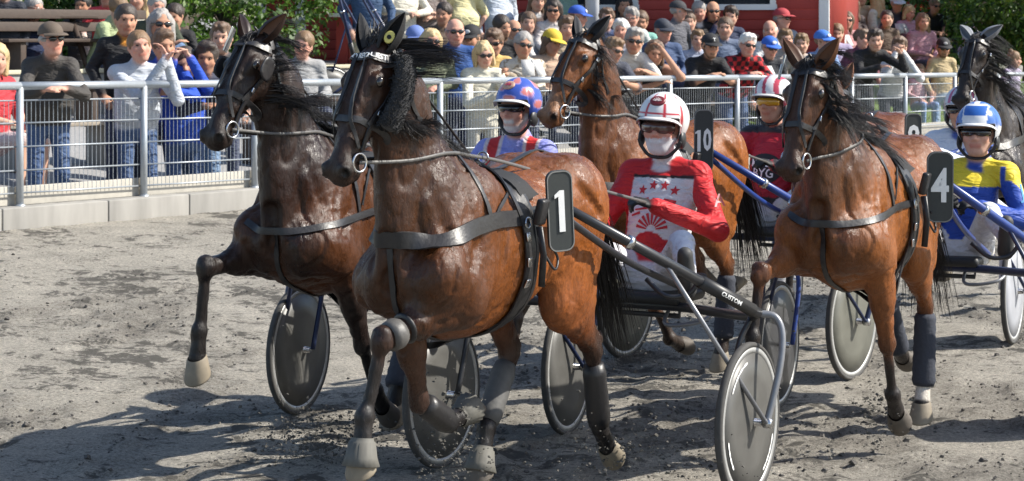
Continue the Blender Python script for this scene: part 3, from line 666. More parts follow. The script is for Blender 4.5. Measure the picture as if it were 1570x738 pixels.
    for s_ in (1, -1):                                         # terrets and tug loops
        c, nn, _, _ = bvh.find_nearest(Vector((gx, s_ * .12, 1.65))); 
        MB().tube([c + nn * .045 + (Vector((0, math.cos(t), 0)) + Vector((0, 0, math.sin(t)))) * .024 for t in [2 * math.pi * i / 14 for i in range(15)]], .005, 6, cap=False).build('terret_ring', STEEL, G)
        J['terret' + ('L' if s_ > 0 else 'R')] = c + nn * .045
        MB().box(Vector((gx, s_ * .325, 1.36)), (.07, .035, .11), Matrix.Rotation(s_ * -.25, 3, 'X'), .012).build('tug_coupling', LEATHER, G)
        MB().tube([Vector((gx + .02, s_ * .325, 1.30)), Vector((gx, s_ * .335, 1.18)), Vector((gx - .01, s_ * .32, 1.05))], .016, 8, flat=.5).build('tug_strap', hm, G)
    strap(bvh, [Vector((.82, 0, cz - .02)), Vector((.80, 0, 1.10)), Vector((.76, .0, .96)), Vector((.60, 0, .84)), Vector((.35, 0, .78)), Vector((gx, 0, .78))], .026, hm, 'belly_strap', G, .006, .003, 6)
    # check rein from poll to saddle
    a, b = H(-.04, 0, .07), Vector((gx, 0, 1.57)); MB().tube([a, a.lerp(b, .5) + Vector((0, 0, .02)), b], .006, 6).build('check_rein', hm, G)
    if S.get('num'):
        NP = empty('number_plate', S.get('plate_at', (gx - .10, .375, 1.36))); NP.parent = root
        ww, hh = S.get('plate', (.115, .34)); NP.rotation_euler = S.get('plate_rot', (R(4), 0, R(128)))
        mb = MB(); o_ = []; rc = ww * .32
        for cx, cz, a0 in ((ww / 2 - rc, hh / 2 - rc, 0), (-ww / 2 + rc, hh / 2 - rc, 90), (-ww / 2 + rc, -hh / 2 + rc, 180), (ww / 2 - rc, -hh / 2 + rc, 270)):
            for i in range(6): a = R(a0 + 18 * i); o_.append((cx + rc * math.cos(a), cz + rc * math.sin(a)))
        def slab(mb, o_, y0, y1, sc1=1.0):
            b0 = len(mb.v); n_ = len(o_)
            for y, s1 in ((y0, 1), (y1, sc1)):
                for x, z in o_: mb.v.append(Vector((x * s1, y, z * s1)))
            mb.face(*[b0 + i for i in range(n_)]); mb.face(*[b0 + n_ + i for i in reversed(range(n_))])
            for i in range(n_): mb.face(b0 + i, b0 + n_ + i, b0 + n_ + (i + 1) % n_, b0 + (i + 1) % n_)
        slab(mb, o_, .008, -.008); mb.build('plate_board', PLATE, NP, smooth=False, fix=True)
        b2 = MB(); o2 = [(x * .93, z * .97) for x, z in o_]; b0 = 0
        for (x, z), (x2, z2) in zip(o_, o2): b2.v += [Vector((x * .985, -.0085, z * .99)), Vector((x2 * .985, -.0085, z2 * .99)), Vector((x * .985, -.011, z * .99)), Vector((x2 * .985, -.011, z2 * .99))]
        n_ = len(o_)
        for i in range(n_):
            j = (i + 1) % n_; b2.face(i * 4 + 2, j * 4 + 2, j * 4 + 3, i * 4 + 3); b2.face(i * 4, j * 4, j * 4 + 2, i * 4 + 2); b2.face(i * 4 + 1, i * 4 + 3, j * 4 + 3, j * 4 + 1)
        b2.build('plate_rim', mat('plate rim grey', (.2, .2, .19), .6), NP, smooth=False)
        sz = S.get('num_size', .24); rest = S['num'].replace('1', ''); sx = S.get('num_sx', .75); nm = MB(); hh_ = sz * .36
        if '1' in S['num']:                                  # numeral one: stem and flag
            x0 = -.028 if rest else .004; wd = sz * .055
            for y in (-.0125, -.0095):
                nm.v += [Vector((x0 - wd, y, -hh_)), Vector((x0 + wd, y, -hh_)), Vector((x0 + wd, y, hh_)), Vector((x0 - wd * .6, y, hh_)), Vector((x0 - wd * 2.3, y, hh_ * .80)), Vector((x0 - wd * 2.3, y, hh_ * .62)), Vector((x0 - wd, y, hh_ * .72))]
            nm.face(0, 1, 2, 3, 4, 5, 6); nm.face(13, 12, 11, 10, 9, 8, 7)
            for i in range(7): j = (i + 1) % 7; nm.face(i, i + 7, j + 7, j)
            nm.build('numeral', WHITE, NP, smooth=False, fix=True)
        if rest:
            tm = text_mesh(rest, sz, .0015, .0055); dx = .020 if '1' in S['num'] else 0
            for v in tm.vertices: x, y, z = v.co; v.co = (x * sx + dx, -.0105 - z, y)
            link('numeral', tm, WHITE, NP)
        mb = MB(); mb.tube([Vector((0, .01, .05)), Vector((0, .06, .06)), Vector((.03, .10, .03))], .008, 6); mb.build('plate_bracket', LEATHER, NP)
    J['H'] = H; J['root'] = root; J['bvh'] = bvh
    mw = Matrix.Translation(Vector(S['loc'])) @ Matrix.Rotation(R(-90 - S['yaw']), 4, 'Z') @ Matrix.Scale(sc_, 4); J['mw'] = mw
    return J
def coat_flat(c):
    return mat('horse ear coat %.3f %.3f' % (c[0], c[1]), c, 0.5, noise=.2, scale=60)
# ------------------------------------------------------------------ people
CLOTH = attr_mat('clothes and skin', rough=0.75, noise=0.10, scale=90, bump=0.15, bdist=0.004, spec=0.3, sheen=0.0, folds=0.55)
SILK = attr_mat('driver silks and skin', rough=0.6, noise=0.08, scale=120, bump=0.12, bdist=0.004, spec=0.35, folds=0.6)
HELM = attr_mat('painted helmet shell', rough=0.22, noise=0.03, scale=60, bump=0.0, spec=0.6)
DARKGLASS = mat('dark sunglass lens', (.012, .010, .010), .12, noise=.1, coat=.6)
AMBER = mat('amber goggle lens', (.55, .28, .02), .12, noise=.1, coat=.6)
BROWNLENS = mat('brown goggle lens', (.10, .055, .045), .12, noise=.1, coat=.6)
BLACKPL = mat('black plastic', (.02, .02, .021), .45, noise=.2)
EYEDARK = mat('eye', (.03, .022, .018), .3, noise=.2)
SK = dict(fair=(.56, .33, .24), pink=(.58, .31, .23), tan=(.46, .25, .165), brown=(.36, .19, .12))
HC = dict(grey=(.30, .28, .26), white=(.66, .64, .60), blond=(.50, .37, .19), dark=(.045, .032, .025), brown=(.13, .08, .05), black=(.02, .017, .016), red=(.26, .12, .05), ash=(.19, .115, .06))
def hairmat(c): return mat('hair ' + c, HC[c], .55, noise=.5, scale=90, bump=.6, detail=6)
def cloth(c, nm='cloth', rough=.8): return mat('%s %.2f %.2f %.2f' % (nm, *c), c, rough, noise=.1, scale=90, bump=.2)

POSES = {
 'rail': dict(pel=(-.04, 0, .95), nk=(.16, 0, 1.44), hd=(.25, 0, 1.60), el=(.40, .25, 1.15), ha=(.54, .07, 1.21), kn=(.02, .11, .50), ft=(-.04, .11, .07)),
 'lean': dict(pel=(-.10, 0, .95), nk=(.22, 0, 1.36), hd=(.33, 0, 1.51), el=(.42, .27, 1.10), ha=(.56, .03, 1.18), kn=(-.02, .11, .50), ft=(-.08, .11, .07)),
 'stand': dict(pel=(0, 0, .95), nk=(.0, 0, 1.47), hd=(.05, 0, 1.635), el=(-.03, .29, 1.16), ha=(.10, .25, .93), kn=(.03, .11, .50), ft=(0, .12, .07)),
 'fold': dict(pel=(0, 0, .95), nk=(.0, 0, 1.47), hd=(.05, 0, 1.635), el=(.04, .29, 1.17), ha=(.26, .02, 1.16), kn=(.03, .11, .50), ft=(0, .12, .07)),
 'hips': dict(pel=(0, 0, .95), nk=(.0, 0, 1.47), hd=(.05, 0, 1.635), el=(-.08, .38, 1.22), ha=(.06, .20, 1.02), kn=(.03, .11, .50), ft=(0, .12, .07)),
 'clap': dict(pel=(0, 0, .95), nk=(.02, 0, 1.46), hd=(.08, 0, 1.625), el=(.18, .27, 1.20), ha=(.36, .045, 1.42), kn=(.03, .11, .50), ft=(0, .12, .07)),
 'face': dict(pel=(-.06, 0, .95), nk=(.16, 0, 1.42), hd=(.25, 0, 1.58), el=(.40, .20, 1.20), ha=(.36, .05, 1.58), kn=(.02, .11, .50), ft=(-.04, .11, .07)),
 'sit': dict(pel=(0, 0, .54), nk=(-.02, 0, 1.06), hd=(.04, 0, 1.225), el=(.06, .27, .77), ha=(.32, .09, .66), kn=(.46, .14, .56), ft=(.44, .13, .08)),
 'sitlean': dict(pel=(0, 0, .54), nk=(.18, 0, 1.02), hd=(.28, 0, 1.17), el=(.32, .24, .74), ha=(.50, .05, .72), kn=(.46, .17, .56), ft=(.42, .16, .08)),
 'sitchin': dict(pel=(0, 0, .54), nk=(.14, 0, 1.03), hd=(.24, 0, 1.18), el=(.38, .20, .76), ha=(.36, .04, 1.05), kn=(.46, .17, .56), ft=(.42, .16, .08)),
 'sitback': dict(pel=(.05, 0, .54), nk=(-.12, 0, 1.04), hd=(-.08, 0, 1.21), el=(.0, .28, .78), ha=(.22, .06, .80), kn=(.48, .15, .57), ft=(.50, .14, .08)),
}
def frame(yaw, pitch=0, roll=0):
    f = Vector((math.cos(pitch) * math.cos(yaw), math.cos(pitch) * math.sin(yaw), -math.sin(pitch)))
    l = Vector((-math.sin(yaw), math.cos(yaw), 0)); u = f.cross(l)
    return f, l * math.cos(roll) + u * math.sin(roll), u * math.cos(roll) - l * math.sin(roll)
def head_field(F, c, f, l, u, k=1.0, beard=False, mask=False):
    P = lambda x, y, z: c + (f * x + l * y + u * z) * k; M = np.array([f, l, u]).T; s = k
    F.ell(P(-.012, 0, .035), np.array((.096, .078, .088)) * s, .02, 'skin', M)
    F.ell(P(.022, 0, -.03), np.array((.072, .062, .088)) * s, .02, 'skin', M)
    F.ell(P(.045, 0, -.088), np.array((.036, .036, .028)) * s, .02, 'beard' if beard else 'skin', M)
    F.cone(P(.01, .052, -.04), P(.045, .022, -.088), .026 * s, .024 * s, .02, 'beard' if beard else 'skin'); F.cone(P(.01, -.052, -.04), P(.045, -.022, -.088), .026 * s, .024 * s, .02, 'beard' if beard else 'skin')
    F.cone(P(.082, 0, .018), P(.108, 0, -.022), .009 * s, .014 * s, .012, 'nose'); F.ell(P(.094, .012, -.028), np.array((.012,) * 3) * s, .008, 'nose'); F.ell(P(.094, -.012, -.028), np.array((.012,) * 3) * s, .008, 'nose')
    F.cone(P(.074, .045, .03), P(.088, .012, .028), .012 * s, .012 * s, .012, 'brow'); F.cone(P(.074, -.045, .03), P(.088, -.012, .028), .012 * s, .012 * s, .012, 'brow')
    F.ell(P(.062, .040, -.022), np.array((.026, .026, .024)) * s, .02, 'cheek', M); F.ell(P(.062, -.040, -.022), np.array((.026, .026, .024)) * s, .02, 'cheek', M)
    for q in (1, -1): F.ell(P(.094, q * .031, .010), np.array((.020, .018, .011)) * s, .008, 'skin', M, sub=True)
    F.cone(P(.084, .020, -.060), P(.084, -.020, -.060), .010 * s, .010 * s, .008, 'beard' if beard else 'lip')
    for q in (1, -1): F.ell(P(-.006, q * .082, -.005), np.array((.020, .009, .032)) * s, .006, 'skin', M)
def hand_field(F, w, d, side, up, key='skin', grip=0.4, r=.0088, k=1.0):
    """palm and five fingers from wrist w pointing along d; up = back of the hand, side = thumb side"""
    d = d.normalized(); up = (up - d * up.dot(d)).normalized(); sd_ = up.cross(d); sd_ = sd_ * (1 if sd_.dot(side) > 0 else -1)
    pc = w + d * .05 * k; M = np.array([d, sd_, up]).T; F.ell(pc, np.array((.052, .040, .017)) * k, .012, key, M)
    for i in range(4):
        o = (i - 1.5) * .0195; Lf = (.072, .080, .075, .058)[3 - i] * k; b = w + (d * .088 + sd_ * o) * k
        a1, a2 = grip * .9, grip * 1.9
        m = b + (d * math.cos(a1) - up * math.sin(a1)) * Lf * .5; e = m + (d * math.cos(a2) - up * math.sin(a2)) * Lf * .5
        F.cone(b, m, r * k, r * .95 * k, .004, key); F.cone(m, e, r * .95 * k, r * .8 * k, .004, key)
    t0 = w + (d * .025 + sd_ * .032) * k; t1 = t0 + (d * .035 + sd_ * .022 - up * .01) * k; F.cone(t0, t1, r * 1.25 * k, r * 1.1 * k, .006, key); F.cone(t1, t1 + (d * .030 + sd_ * .002 - up * .012) * k, r * 1.1 * k, r * .85 * k, .004, key)
def hair_mesh(kind, c, f, l, u, k, vox=.012):
    F = Field(); P = lambda x, y, z: c + (f * x + l * y + u * z) * k; M = np.array([f, l, u]).T
    if kind == 'bald':
        F.ell(P(-.022, 0, .012), np.array((.092, .086, .060)) * k, .02, 'h', M)
        F.ell(P(-.0, 0, .095), np.array((.13, .09, .060)) * k, .02, 'h', M, sub=True)
    else:
        F.ell(P(-.018, 0, .042), np.array((.102, .090, .096)) * k, .02, 'h', M)
        if kind == 'full': F.ell(P(.02, 0, .10), np.array((.075, .07, .036)) * k, .02, 'h', M)
    if kind in ('long', 'bob'):
        dn = -.20 if kind == 'long' else -.10
        for q in (1, -1): F.cone(P(-.02, q * .066, .02), P(-.02, q * .082, dn), .04 * k, .030 * k, .03, 'h')
        F.cone(P(-.06, 0, .02), P(-.075, 0, dn - .02), .07 * k, .055 * k, .03, 'h', tuple(f), .7)
    if kind == 'pony':
        F.cone(P(-.09, 0, .06), P(-.14, 0, -.02), .035 * k, .025 * k, .02, 'h'); F.cone(P(-.14, 0, -.02), P(-.13, 0, -.16), .03 * k, .015 * k, .02, 'h')
    if kind == 'bun': F.ell(P(-.07, 0, .13), np.array((.035,) * 3) * k, .02, 'h')
    F.ell(P(.105, 0, -.045), np.array((.075, .066, .105)) * k, .015, 'h', M, sub=True)
    if kind in ('short', 'bald', 'full', 'pony', 'bun'): F.ell(P(.02, 0, -.10), np.array((.12, .12, .085)) * k, .015, 'h', M, sub=True)
    V, Q = F.skin(vox); V = V + quad_normals(V, Q) * (noise3(V * (1, 1, .35), .028, int(abs(c.z) * 1e4) % 97) * .010 * (1.5 if kind in ('full', 'long', 'bob') else .6) + noise3(V * (1, 1, .3), .012, 4) * .003)[:, None]; return fast_mesh('hair', V, Q)
def cap_mesh(c, f, l, u, k, brim=True, bucket=False):
    mb = MB(); P = lambda x, y, z: c + (f * x + l * y + u * z) * k; nu, nv = 18, 7
    for j in range(nv + 1):
        th = math.pi / 2 * j / nv
        for i in range(nu):
            a = 2 * math.pi * i / nu; mb.v.append(P(-.012 + .106 * math.sin(th) * math.cos(a), .088 * math.sin(th) * math.sin(a), .050 + .086 * math.cos(th) - (.012 * (1 - math.cos(a)) * .5 if j == nv else 0)))
    for j in range(nv):
        for i in range(nu): mb.face(j * nu + i, (j + 1) * nu + i, (j + 1) * nu + (i + 1) % nu, j * nu + (i + 1) % nu)
    if brim:
        b0 = len(mb.v); n = 9
        for zt in (0, -.006):
            for r_, zz in ((0.0, .0), (.045, -.006), (.075, -.018)):
                for i in range(n):
                    a = R(-62 + 124 * i / (n - 1)); mb.v.append(P(-.012 + .104 * math.cos(a) + r_ * math.cos(a) ** .6 * (1 if abs(a) < 1.2 else .6), .087 * math.sin(a) + r_ * .25 * math.sin(a), .052 + zz + zt))
        for t in (0, 1):
            for j in range(2):
                for i in range(n - 1):
                    a = b0 + t * 3 * n + j * n + i; mb.face(a, a + 1, a + n + 1, a + n) if t == 0 else mb.face(a, a + n, a + n + 1, a + 1)
        for i in range(n - 1): a = b0 + 2 * n + i; mb.face(a, a + 1, a + 3 * n + 1, a + 3 * n)
    return mb
def glasses(c, f, l, u, k, m, parent, big=1.0, nm='sunglasses'):
    mb = MB(); P = lambda x, y, z: c + (f * x + l * y + u * z) * k; rot = Matrix((f, l, u)).transposed()
    for q in (1, -1):
        r2 = rot @ Matrix.Rotation(q * .28, 3, 'Z'); mb.ell(P(.094, q * .033, .010), (.006 * k, .030 * k * big, .020 * k * big), r2, 12, 6)
        mb.tube([P(.088, q * .060, .016), P(.04, q * .082, .016), P(-.01, q * .084, .012)], .0035 * k, 5)
    mb.tube([P(.103, .012, .016), P(.106, 0, .018), P(.103, -.012, .016)], .004 * k, 5)
    return mb.build(nm, m, parent)
def mirror(p, q): return Vector((p[0], p[1] * q, p[2]))

def ps_loose(pose): return pose not in ('rail', 'lean')
def make_person(label, loc, rz, pose, L, group='spectators along the track', vox=.018, cat='person', name='person', matl=None):
    """L: look dict - skin, top, bot, hair, hairc, cap, sg (sunglasses), short (sleeves), k (size), hy/hpit (head turn), arms overrides"""
    p = dict(POSES[pose]) if isinstance(pose, str) else dict(pose); p.update(L.get('pose', {})); k = L.get('k', 1.0)
    root = empty(name, loc, rz); root.scale = (k, k, k); tag(root, label, cat, group); jr = random.Random(label)
    if matl is None:                                     # nobody stands quite like the next
        L = dict(L); L['hroll'] = L.get('hroll', 0) + jr.uniform(-9, 9); L['hpit'] = L.get('hpit', 4) + jr.uniform(-7, 9); L['hy'] = L.get('hy', 0) + jr.uniform(-14, 14); L['bulk'] = L.get('bulk', 1) * jr.uniform(.90, 1.10); L['belly'] = L.get('belly', 0) + max(0, jr.uniform(-.03, .04)); L['hk'] = L.get('hk', 1.1) * jr.uniform(.95, 1.05)
        for q in 'LR':
            for w_ in ('el', 'ha'):
                b_ = Vector(p[w_ + q]) if w_ + q in p else mirror(p[w_], 1 if q == 'L' else -1); am = .05 if ps_loose(pose) else .02
                p[w_ + q] = b_ + Vector((jr.uniform(-am, am), jr.uniform(-am, am), jr.uniform(-am, am) * (1 if am > .03 else .4)))
    F = Field(); pel, nk, hd = Vector(p['pel']), Vector(p['nk']), Vector(p['hd']); up = (nk - pel).normalized()
    l = Vector((0, 1, 0)); tw = L.get('twist', 0); l = Vector((-math.sin(tw), math.cos(tw), 0)); fw = l.cross(up).normalized(); Lt = (nk - pel).length; ob = L.get('belly', 0.0); th = L.get('bulk', 1.0)
    sq = Lt / .52
    F.tube(pel, up, l, fw, [(-.11 * sq, .085, -.10, .12), (-.03, .105, -.135, .172), (.08, .112 + ob, -.115, .165 + ob * .5), (.2 * sq, .120 + ob, -.11, .168 + ob * .5), (.32 * sq, .122 * th, -.118, .185 * th), (.42 * sq, .10 * th, -.115, .18 * th), (.48 * sq, .065, -.09, .12), (.54 * sq, .04, -.055, .055)], .03, 'top', 2.4)
    F.ell(pel + up * -.05, (.13, .168, .11), .03, 'bot')
    F.cone(nk - up * .03, hd - Vector((.012, 0, .05)), .055, .052, .025, L.get('neckkey', 'skin'))
    if L.get('collar', True): F.cone(nk - up * .03 + fw * .0, nk + up * .035, .080, .068, .012, 'collar' if 'collarc' in L else 'top')
    hf, hl, hu = frame(R(L.get('hy', 0)), R(L.get('hpit', 4)), R(L.get('hroll', 0)))
    head_field(F, hd, hf, hl, hu, L.get('hk', 1.10), L.get('beard', False))
    shw = .175 * th; e = L.get('sleeve_r', .006)
    for q, sd_ in ((1, 'L'), (-1, 'R')):
        sh = nk - up * .055 + l * (q * shw) + fw * L.get('shf', 0.01); el = Vector(p['el' + sd_]) if 'el' + sd_ in p else mirror(p['el'], q); ha = Vector(p['ha' + sd_]) if 'ha' + sd_ in p else mirror(p['ha'], q)
        F.cone(nk - up * .02 + l * (q * .04), sh, .065, .068, .03, 'top'); F.ell(sh, (.074, .072, .074), .03, 'top')
        F.cone(sh, el, .058 + e, .047 + e, .02, 'top' if not L.get('tank') else 'skin'); short = L.get('short', False)
        d = (ha - el).normalized(); wr = ha - d * .02
        if short: F.cone(el, wr, .045, .030, .015, 'skin'); F.cone(sh, sh.lerp(el, .75), .072, .066, .01, 'top' if not L.get('tank') else 'skin')
        else: F.cone(el, wr - d * .02, .047 + e, .036 + e, .02, 'sleeve' if 'sleeve' in L else 'top'); F.cone(wr - d * .03, wr, .03, .028, .01, 'skin' if not L.get('glove') else 'glove')
        hdir = Vector(p['hd' + sd_ + 'ir']) if 'hd' + sd_ + 'ir' in p else (d + Vector((.05, -q * .25, -.1 if d.z < .3 else 0)))
        hup = Vector(p.get('hup' + sd_, (0.1, q * .5, 1) if d.z < .5 else (-.2, q * 1, .1)))
        hand_field(F, wr, hdir, Vector((0, -q, .3)), hup, 'glove' if L.get('glove') else 'skin', L.get('grip', .5), L.get('fr', .0095))
        hip = pel + Vector((0, q * .09, -.02)) if pel.z > .7 or True else pel
        kn = Vector(p['kn' + sd_]) if 'kn' + sd_ in p else mirror(p['kn'], q); ft = Vector(p['ft' + sd_]) if 'ft' + sd_ in p else mirror(p['ft'], q)
        b2 = L.get('legs', 1.0)
        F.cone(hip, kn, .088 * b2, .062 * b2, .03, 'bot'); sk = L.get('shorts', False)
        F.cone(kn, ft + Vector((0, 0, .03)), .060 if not sk else .055, .045 if not sk else .036, .02, 'bot' if not sk else 'skin')
        fd = Vector(p.get('fd' + sd_, p.get('fd', (1, q * .15, -.05)))).normalized()
        F.cone(ft - fd * .05 + Vector((0, 0, -.01)), ft + fd * .15 + Vector((0, 0, -.03)), .045, .036, .015, 'shoe')
    V, Q = F.skin(vox); W = F.weights(V, vox * .22); sk = np.array(SK[L.get('skin', 'fair')])
    K = dict(skin=sk, nose=sk * (1.02, .92, .9), cheek=sk * (1.05, .93, .9), lip=sk * (.9, .6, .58), brow=sk * .8, beard=np.array(HC[L['beard']]) if L.get('beard') else sk, top=L['top'], bot=L.get('bot', (.05, .06, .10)), shoe=L.get('shoe', (.05, .05, .05)),
             glove=L.get('glovec', (.015, .015, .016)), sleeve=L.get('sleeve', L['top']), collar=L.get('collarc', L['top']), mask=L.get('maskc', (.7, .7, .7)))
    cols = sum(W[q][:, None] * np.array(K[q])[None, :] for q in W)
    if 'paint' in L: cols = L['paint'](V, W, cols)
    me = fast_mesh('body', V, Q); set_cols(me, cols, sum(W[q] for q in W if q in ('top', 'bot', 'sleeve', 'collar'))); body = link('body', me, matl or CLOTH, root)
    hk = L.get('hk', 1.10)
    if L.get('hair'): link('hair', hair_mesh(L['hair'] if not L.get('cap') or L['hair'] in ('bob', 'long') else 'bald', hd, hf, hl, hu, hk, max(.011, vox * .8)), hairmat(L.get('hairc', 'brown')), root)
    if L.get('cap'):
        cp = cap_mesh(hd, hf, hl, hu, hk * 1.05).build('cap', cloth(L['cap'], 'cap'), root)
        if L.get('capfront') or L.get('capmark'):
            q = hd + (hf * .092 + hu * .085) * hk; M3 = Matrix((hf, hl, hu)).transposed() @ Matrix.Rotation(-.45, 3, 'Y')
            if L.get('capfront'): MB().ell(q, (.008, .035, .024), M3, 10, 6).build('cap_badge', cloth(L['capfront'], 'cap badge'), cp)
            if L.get('capmark'):
                tm = text_mesh(L['capmark'], .055, .002, .001); nrm = M3 @ Vector((1, 0, 0)); rt = M3 @ Vector((0, 1, 0)); uu = M3 @ Vector((0, 0, 1))
                for v in tm.vertices: x, y, z = v.co; v.co = q + rt * x + uu * y + nrm * (.010 + z)
                link('cap_letter', tm, WHITE, cp)
    if L.get('sg'): glasses(hd, hf, hl, hu, hk, DARKGLASS, root, L.get('sgs', 1.0))
    elif L.get('specs'): glasses(hd, hf, hl, hu, hk, mat('clear spectacles', (.30, .22, .18), .2), root, .8, 'spectacles')
    else:
        for q in (1, -1): MB().ell(hd + (hf * .082 + hl * q * .031 + hu * .011) * hk, (.008, .013, .007), Matrix((hf, hl, hu)).transposed(), 8, 5).build('eye', EYEDARK, root)
    return dict(root=root, body=body, V=V, Q=Q, hd=hd, hf=hf, hl=hl, hu=hu, hk=hk)

def make_helmet(D, paint, peak=(.75, .74, .72), strap_c=None, goggle=DARKGLASS, gsize=1.15, badge=None, peaklen=.045):
    """skull-cap racing helmet with short peak, chin strap and goggles, on the head of D"""
    c, f, l, u, k, root = D['hd'], D['hf'], D['hl'], D['hu'], D['hk'], D['root']; P = lambda x, y, z: c + (f * x + l * y + u * z) * k
    nu, nv = 104, 46; mb = MB(); cols = []
    for t in (1.0, .93):
        for j in range(nv + 1):
            for i in range(nu):
                a = 2 * math.pi * i / nu; ca = math.cos(a)
                low = .48 if ca > .55 else (.48 + (.84 - .48) * float(sstep(.55, .15, ca)) if ca > -.2 else .84 - .10 * float(sstep(-.2, -1, ca)))
                th = math.pi * low * j / nv; rr = 1.0 - .06 * float(sstep(.5, 1, j / nv)) * (1 if ca < .5 else 0)
                x, y, z = .135 * math.sin(th) * ca * t * rr, .118 * math.sin(th) * math.sin(a) * t * rr, .128 * math.cos(th) * t
                mb.v.append(P(-.012 + x, y, .042 + z))
                if t == 1.0: cols.append(paint(x / .135, y / .118, z / .128, j / nv, a))
                else: cols.append((.03, .03, .03))
    K = (nv + 1) * nu
    for t in (0, 1):
        for j in range(nv):
            for i in range(nu):
                q = [t * K + j * nu + i, t * K + (j + 1) * nu + i, t * K + (j + 1) * nu + (i + 1) % nu, t * K + j * nu + (i + 1) % nu]; mb.face(*(q if t == 0 else q[::-1]))
    for i in range(nu): a, b = nv * nu + i, nv * nu + (i + 1) % nu; mb.face(a, b, b + K, a + K)[0:0] if False else mb.face(a, a + K, b + K, b)
    me = mb.mesh('helmet'); set_cols(me, np.array(cols)); h = link('helmet', me, HELM, root)
    pk = MB(); n = 15
    for zt in (0, -.006):
        for rr, zz in ((0, 0), (peaklen * .5, -.002), (peaklen, -.009)):
            for i in range(n):
                a = R(-66 + 132 * i / (n - 1)); pk.v.append(P(-.012 + (.128 + rr * math.cos(a) ** .5) * math.cos(a), .112 * math.sin(a) + rr * .2 * math.sin(a),   .058 + zz + zt - .03 * (a / 1.15) ** 4))
    for t in (0, 1):
        for j in range(2):
            for i in range(n - 1): a = t * 3 * n + j * n + i; q = (a, a + 1, a + n + 1, a + n); pk.face(*(q if t == 0 else q[::-1]))
    for i in range(n - 1): a = 2 * n + i; pk.face(a, a + 1, a + 3 * n + 1, a + 3 * n)
    for e_ in (0, n - 1):
        for j in range(2): a = j * n + e_; pk.face(a, a + n, a + 4 * n, a + 3 * n)
    pk.build('helmet_peak', mat('helmet peak %.2f %.2f' % peak[:2], peak, .35, noise=.05), h, fix=True)
    for q in (1, -1):
        MB().tube(catmull([P(.03, q * .100, -.05), P(.03, q * .084, -.085), P(.035, q * .045, -.122), P(.04, 0, -.130)], 5), .009 * k, 6, flat=.5).build('chin_strap', BLACKPL, h)
        MB().ell(P(-.005, q * .098, -.045), (.04, .016, .045), Matrix((f, l, u)).transposed(), 12, 8).build('ear_pad', BLACKPL, h)
    if goggle:
        g = MB(); n = 15
        for t in (0, 1):
            for zz in (-1, -.5, .2, 1):
                for i in range(n):
                    a = R(-58 + 116 * i / (n - 1)); notch = .010 * max(0, 1 - abs(a) / .35) if zz == -1 else 0
                    rd = .104 + .010 * (1 - zz * zz) - t * .008; g.v.append(P(-.004 + rd * math.cos(a) * 1.03, rd * .86 * math.sin(a), .008 + zz * .021 * gsize * (1 - .15 * (abs(a) / 1.0) ** 2) + notch))
        for t in (0, 1):
            for j in range(3):
                for i in range(n - 1): a = t * 4 * n + j * n + i; q = (a, a + 1, a + n + 1, a + n); g.face(*(q if t == 0 else q[::-1]))
        for i in range(n - 1):
            for j in (0, 3): a = j * n + i; g.face(a, a + 4 * n, a + 4 * n + 1, a + 1)
        for e_ in (0, n - 1):
            for j in range(3): a = j * n + e_; g.face(a, a + n, a + 5 * n, a + 4 * n)
        gg = g.build('goggles', goggle, root, fix=True)
        fr = [P(-.004 + .112 * math.cos(R(a)) * 1.03, .112 * .86 * math.sin(R(a)), .031 * gsize * .95) for a in range(-60, 61, 8)]
        MB().tube(fr, .004, 5).build('goggle_frame', BLACKPL, gg)
    if badge:
        nrm = (f * .72 + u * .69).normalized(); rt = l; uu = rt.cross(nrm); uu = uu if uu.z > 0 else -uu
        q = P(.0865, 0, .1300); bm_ = MB(); bm_.lathe([(0, .006), (.026, .005), (.034, .002), (.036, -.004)], q, nrm, 22, ref=rt, sx=1.15, sy=.9); bb = bm_.build('helmet_badge', badge[0], h)
        bm_ = MB()
        for i in range(7): a = R(-75 + 25 * i); bm_.box(q + nrm * .0065 + (rt * math.sin(a) + uu * math.cos(a)) * .014 - uu * .008, (.004, .020, .002), Matrix((rt * math.cos(a) - uu * math.sin(a), rt * math.sin(a) + uu * math.cos(a), nrm)).transposed())
        bm_.build('badge_rays', badge[1], bb, smooth=False)
    return h
def decal(D, mesh_or_text, o, rt, up, size, m, name, depth=.5, off=.003, bold=.001):
    """flat print laid onto the body surface: every vertex is dropped along the body's normal side"""
    bvh = D.get('bvh') or BVHTree.FromPolygons(D['V'].tolist(), D['Q'].tolist()); D['bvh'] = bvh
    tm = text_mesh(mesh_or_text, size, .0004, bold) if isinstance(mesh_or_text, str) else mesh_or_text
    rt, up = Vector(rt).normalized(), Vector(up).normalized(); n = rt.cross(up)
    if isinstance(mesh_or_text, str):
        b = bmesh.new(); b.from_mesh(tm); bmesh.ops.triangulate(b, faces=b.faces); bmesh.ops.subdivide_edges(b, edges=[e for e in b.edges if e.calc_length() > size * .18], cuts=1); b.to_mesh(tm); b.free()
    for v in tm.vertices:
        x, y, z = v.co; q = Vector(o) + rt * x + up * y; h = bvh.ray_cast(q + n * depth, -n)
        v.co = (h[0] + n * (off + z)) if h[0] else q
    return link(name, tm, m, D['root'])
def star_mesh(pts, r):
    mb = MB()
    for x, y in pts:
        b = len(mb.v)
        for i in range(10): a = R(90 + 36 * i); rr = r if i % 2 == 0 else r * .42; mb.v.append(Vector((x + rr * math.cos(a), y + rr * math.sin(a), 0)))
        c = len(mb.v); mb.v.append(Vector((x, y, 0)))
        for i in range(10): mb.face(b + i, b + (i + 1) % 10, c)
    return mb.mesh('print', False)
